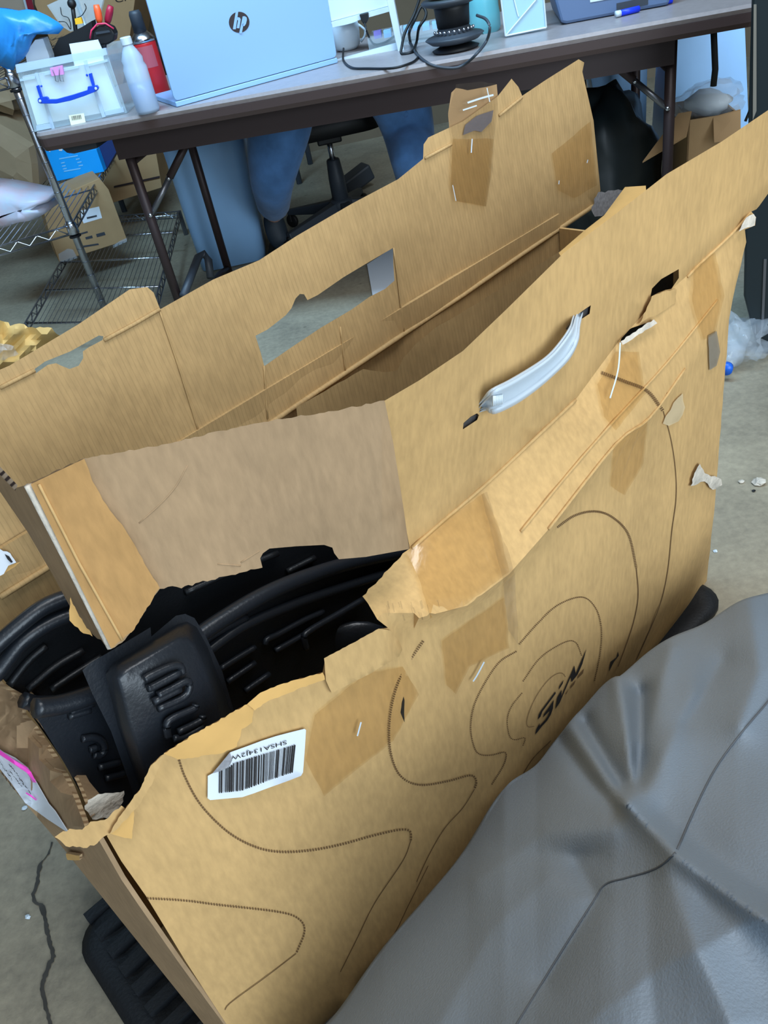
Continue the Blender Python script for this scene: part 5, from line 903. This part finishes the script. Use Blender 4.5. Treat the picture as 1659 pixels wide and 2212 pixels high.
# carton with label on the low rack
zr = zl_+.0145; pL = AZ(130, 565, zr); nL = AZ(275, 520, zr)-pL; nL = Vector((-nL.y, nL.x, 0)).normalized()
r, n = crate('cardboard_carton', 'brown carton with white label standing on the low wire rack', 'box', [(128, 566), (275, 519), (235, 410), (215, 385), (90, 440), (108, 510)], pL, nL, .22, BROWN)
z6 = lambda pts: [(x/3.016, 350+y/3.016) for x, y in pts]
f_ = lambda pts, d=.001: [AP(x, y, pL-nL*d, nL) for x, y in pts]
obj('label_sticker', MB().prism(f_(z6([(510, 320), (645, 290), (665, 365), (545, 400)])), nL*.0006), WHITEP, r); obj('label_print', MB().prism(f_(z6([(565, 360), (630, 345), (632, 356), (567, 372)]), .0016), nL*.0003), GREYD, r)
for pts in ([(625, 470), (680, 455), (688, 475), (632, 490)], [(555, 490), (600, 478), (605, 495), (560, 505)], [(540, 545), (640, 530), (645, 540), (545, 556)], [(500, 470), (570, 450), (573, 460), (502, 480)]): obj('print_mark', MB().prism(f_(z6(pts)), nL*.0003), GREYD, r)
for pts in ([(380, 600), (440, 565), (475, 570), (505, 625), (440, 650), (390, 650)], [(735, 545), (780, 515), (825, 495), (828, 518), (770, 545), (740, 560)]): obj('tape_patch', MB().prism(f_(z6(pts), .002), nL*.001), FILM, r)
r, n = crate('large_carton', 'large plain brown carton on the floor behind the table\'s left legs', 'box', [(238, 440), (350, 405), (320, 230), (230, 240), (180, 330)], AY(240, 440, 4.3), (0, 1, 0), .35, BROWN); 
bq = [AY(x, y, 4.295) for x, y in [(246, 402), (345, 380), (345, 384), (246, 406)]]; obj('carton_fold', MB().prism(bq, (0, .003, 0)), DARKMET, r)
# cartons on the shelf behind, at the top left corner
pCk = T(-.05, 1.97, .74)
r, n = crate('stacked_carton', 'brown carton with black lettering behind the laptop and spray can', 'box', [(265, 185), (300, -60), (70, -60), (75, 10), (150, 185)], pCk, TV, .3, BROWN)
puttext('printed_letters', 'CK', (250, 6), (285, -1), (-2, -12), lambda x, y: AP(x, y, pCk-TV*.002, TV), INK, r)
obj('stripe', MB().prism([AP(x, y, pCk-TV*.002, TV) for x, y in [(50, -20), (64, -20), (74, 22), (60, 20)]], TV*.001), M('maroon', (120, 20, 40), .5), r)
r, n = crate('stacked_carton', 'grey brown carton at the top left corner behind the blue bag', 'box', [(-60, 60), (80, 60), (60, -60), (-60, -60)], pCk+TV*.06, TV, .3, M('greyish_board', (160, 145, 128), .75)); obj('white_flap', MB().prism([AP(x, y, pCk+TV*.045, TV) for x, y in [(42, -30), (50, -30), (62, 22), (56, 22)]], TV*.004), WHITEPL, r)
st2 = thing('side_rack', 'dark steel rack standing behind the table\'s left half', 'rack', T(-.2, 2.14, 0), math.atan2(TU.y, TU.x))
obj('deck', MB().box(T(-.2, 2.14, .725), TU*1.1, TV*.44, (0, 0, .025)), GREYD, st2)
for a in (-.70, .30):
    for b in (1.95, 2.33): obj('leg', MB().tube([T(a, b, .001), T(a, b, .72)], .015, 8), GREYD, st2)
for o in list(bpy.data.objects):
    if o.name.startswith('stacked_carton'): o.location.z += 0
# ------------------------------------------------------------------ right side under the table
r, n = crate('black_crate', 'black crate with pale slot under the table behind the rear flap', 'crate', [(1100, 300), (1110, 145), (1265, 118), (1270, 300)], T(1.3, .50, 0), TV, .24, GREENBLACK)
obj('slot_trim', MB().tube([AP(x, y, T(1.3, .495, 0), TV) for x, y in [(1150, 128), (1205, 122), (1210, 140), (1160, 152), (1140, 148)]], .003, 6), STEEL, r)
r.location.z = r.location.z
bgk = thing('black_sack', 'big black plastic sack slumped behind the box\'s right end', 'bag', Vector((AY(1322, 300, 2.72).x-.02, 2.72, 0)), 0); pb3 = AY(1322, 300, 2.72); obj('sack_skin', MB().ball(Vector((pb3.x-.02, 2.72, .25)), .17, .14, .26, n=24, m=16, rough=.35, seed=3), GREENBLACK, bgk, True)
r, n = crate('pale_bin', 'pale blue translucent bin under the table behind the diagonal brace', 'bin', [(1300, 300), (1265, 110), (1400, 80), (1395, 290)], T(1.6, .80, 0), TV, .2, BINBLUE)
r, n = crate('white_bin', 'big pale blue plastic bin under the table\'s right end', 'bin', [(1440, 330), (1462, 45), (1608, 20), (1620, 330)], T(1.85, .66, 0), TV, .3, BINBLUE)
pX = T(1.72, .22, 0)
opn = thing('open_carton', 'open cardboard carton with flaps out, plastic film bulging from its top', 'box', Vector((pX.x, pX.y, 0)), 0)
fx = lambda x, y, d=0: AP(x, y, pX+TV*d, TV)
fx0 = [fx(1487, 300), fx(1590, 285), fx(1592, 215), fx(1490, 245)]
qa, qb = fx(1487, 260), fx(1595, 235)
zt3 = qa.z
W3 = (qb-qa).dot(TU); 
obj('front_wall', MB().prism([Vector((qa.x, qa.y, .004)), Vector((qb.x, qb.y, .004)), Vector((qb.x, qb.y, zt3)), qa], TV*.005), BROWN, opn); obj('back_wall', MB().prism([p+TV*.24 for p in [Vector((qa.x, qa.y, .004)), Vector((qb.x, qb.y, .004)), Vector((qb.x, qb.y, zt3)), qa]], TV*.005), BROWN, opn)
obj('side_wall', MB().prism([Vector((qa.x, qa.y, .004)), Vector((qa.x, qa.y, .004))+TV*.24, qa+TV*.24, qa], TU*.005), BROWN, opn); obj('side_wall', MB().prism([Vector((qb.x, qb.y, .004)), Vector((qb.x, qb.y, .004))+TV*.24, Vector((qb.x, qb.y, zt3))+TV*.24, Vector((qb.x, qb.y, zt3))], TU*-.005), BROWN, opn)
obj('flap', MB().prism([fx(1388, 352, -.06), fx(1465, 248), fx(1494, 243), fx(1483, 296, -.05)], Vector((0, 0, .004))), BROWN, opn); obj('flap', MB().prism([fx(1541, 254), fx(1600, 238), fx(1600, 300, -.05), fx(1543, 308, -.05)], Vector((0, .004, .002))), BROWN, opn)
fm = thing('plastic_film', 'bundle of clear plastic film on top of the open carton', 'film', fx(1530, 230, .1), 0); obj('film_bundle', MB().ball(fx(1530, 218, .12), .105, .10, .05, n=22, m=14, rough=.5, seed=11), FILM, fm, True); obj('film_core', MB().ball(fx(1530, 222, .12), .07, .07, .03, rough=.7, seed=12), WHITEPL, fm, True)
cord('short thick black cord hanging from the table\'s right corner', [fx(1541, 50, -.1), fx(1543, 100, -.1), fx(1545, 150, -.1), fx(1541, 186, -.1)], .009)
cord('thin black cord hanging beside the black panel at far right', sp3([fx(1650, 90, -.1), fx(1640, 160, -.1), fx(1625, 190, -.1), fx(1622, 230, -.1), fx(1610, 262, -.1)]), .004)
pK = AZ(1640, 765, 0); nK = Vector((pK.x, pK.y, 0)).normalized()
r = thing('black_cabinet', 'tall black plastic cabinet cut off by the right picture edge', 'cabinet', pK, 0)
q = [AP(x, y, pK, nK) for x, y in [(1624, -30), (1800, -30), (1760, 770), (1637, 768), (1606, 640), (1610, 420), (1616, 270)]]
q[2].z = q[3].z = .003
obj('side_panel', MB().prism(q, nK*.3), GREENBLACK, r, bevel=.006); obj('grey_trim', MB().prism([AP(x, y, pK-nK*.004, nK) for x, y in [(1650, 560), (1656, 560), (1650, 700), (1642, 740), (1645, 690)]], nK*.003), STEEL, r); obj('grey_trim', MB().prism([AP(x, y, pK-nK*.004, nK) for x, y in [(1628, 10), (1634, 10), (1634, 240), (1626, 260)]], nK*.003), M('warm_grey_trim', (120, 115, 105), .6), r)
# litter on the floor at right
fb = AZ(1590, 790, 0); wb = thing('water_bottle', 'crushed clear plastic bottle with blue cap on the floor right of the box', 'bottle', fb, 0)
ax = Vector((.55, .8, .1)).normalized(); p0 = AZ(1568, 800, .035)
obj('cap', MB().tube([p0, p0+ax*.016], .0155, 14), M('cap_blue', (20, 95, 205), .35), wb, True); obj('bottle_skin', MB().tube([p0+ax*.016, p0+ax*.04, p0+ax*.06, p0+ax*.10, p0+ax*.15, p0+ax*.2], [.013, .02, .033, .031, .034, .03], 14), FILM, wb, True)
cf = thing('crumpled_film', 'crumpled clear wrapping on the floor against the black cabinet', 'film', AZ(1605, 740, 0), 0); obj('film_skin', MB().ball(AZ(1600, 735, .05), .065, .07, .055, n=20, m=12, rough=.8, seed=21), FILM, cf, True)
for i, (x, y, s_) in enumerate([(1640, 1040, .012), (1602, 1040, .006), (1545, 1190, .004), (1628, 1060, .004), (60, 1980, .004), (52, 1746, .005)]):
    m = (FUZZ, FUZZ, WHITEPL, BLACK, WHITEPL, WHITEPL)[i]; obj('litter_scrap', MB().ball(AZ(x, y, s_*.5), s_, s_, s_*.5, n=7, m=5, rough=.6, seed=i), m, None, False, None, ['pale crumpled scrap on the floor near the right picture edge', 'thin pale sliver on the floor right of the box', 'tiny white crumb on the floor right of the box corner', 'dark crumb below the pale scrap at right', 'white speck on the floor near the lower part of the crack', 'white speck on the floor left of the pink-marked sticker'][i], 'litter')
# torn paper behind the box at the left
tp = thing('torn_paper_heap', 'torn yellowish paper with plastic film behind the box\'s rear left edge', 'paper', BX(-.05, .46, 0), 0)
sheet('torn_sheet', rag([(-60, 700), (0, 692), (18, 696), (22, 704), (52, 700), (60, 707), (112, 708), (130, 725), (100, 780), (20, 830), (-60, 860)], 3, 8, 17), lambda x, y, d: BP(x, y, .40+.03*noise.noise(Vector((x*.03, y*.03, 0)))+d), M('yellow_paper', (224, 196, 130), .8, bump=.4, bscale=40, var=.1, vscale=20), tp, th=.002, step=12)
sheet('film_piece', rag([(-60, 735), (0, 742), (30, 748), (40, 765), (10, 778), (-60, 800)], 3, 7, 18), lambda x, y, d: BP(x, y, .385+.02*noise.noise(Vector((x*.06, y*.06, 4)))+d), FILM, tp, th=.001, step=9)
zc_ = BP(60, 778, .40).z-.004
ct = thing('brown_carton', 'plain brown carton hidden behind the box, carrying the torn yellowish paper', 'box', BX(.2, .44, 0), ybox)
obj('carton', MB().prism([BX(.05, .37, .002), BX(.185, .37, .002), BX(.185, .46, .002), BX(.05, .46, .002)], (0, 0, zc_)), BROWN, ct, bevel=.003)
pw = thing('white_paper_scrap', 'white printed paper behind the box, seen through the rear window', 'paper', AZ(830, 620, 0), 0); obj('sheet', MB().prism([AZ(x, y, .003) for x, y in [(793, 572), (850, 535), (872, 610), (870, 640), (806, 645)]], (0, 0, .002)), WHITEP, pw)
obj('pale_shred', MB().ball(AZ(475, 592, .35), .03, .02, .02, rough=.8, seed=6), FUZZ, None, False, None, 'pale shred of torn paper on the rear flap\'s top edge', 'litter') if False else None
for o in bpy.data.objects:
    if 'M' in o: del o['M']
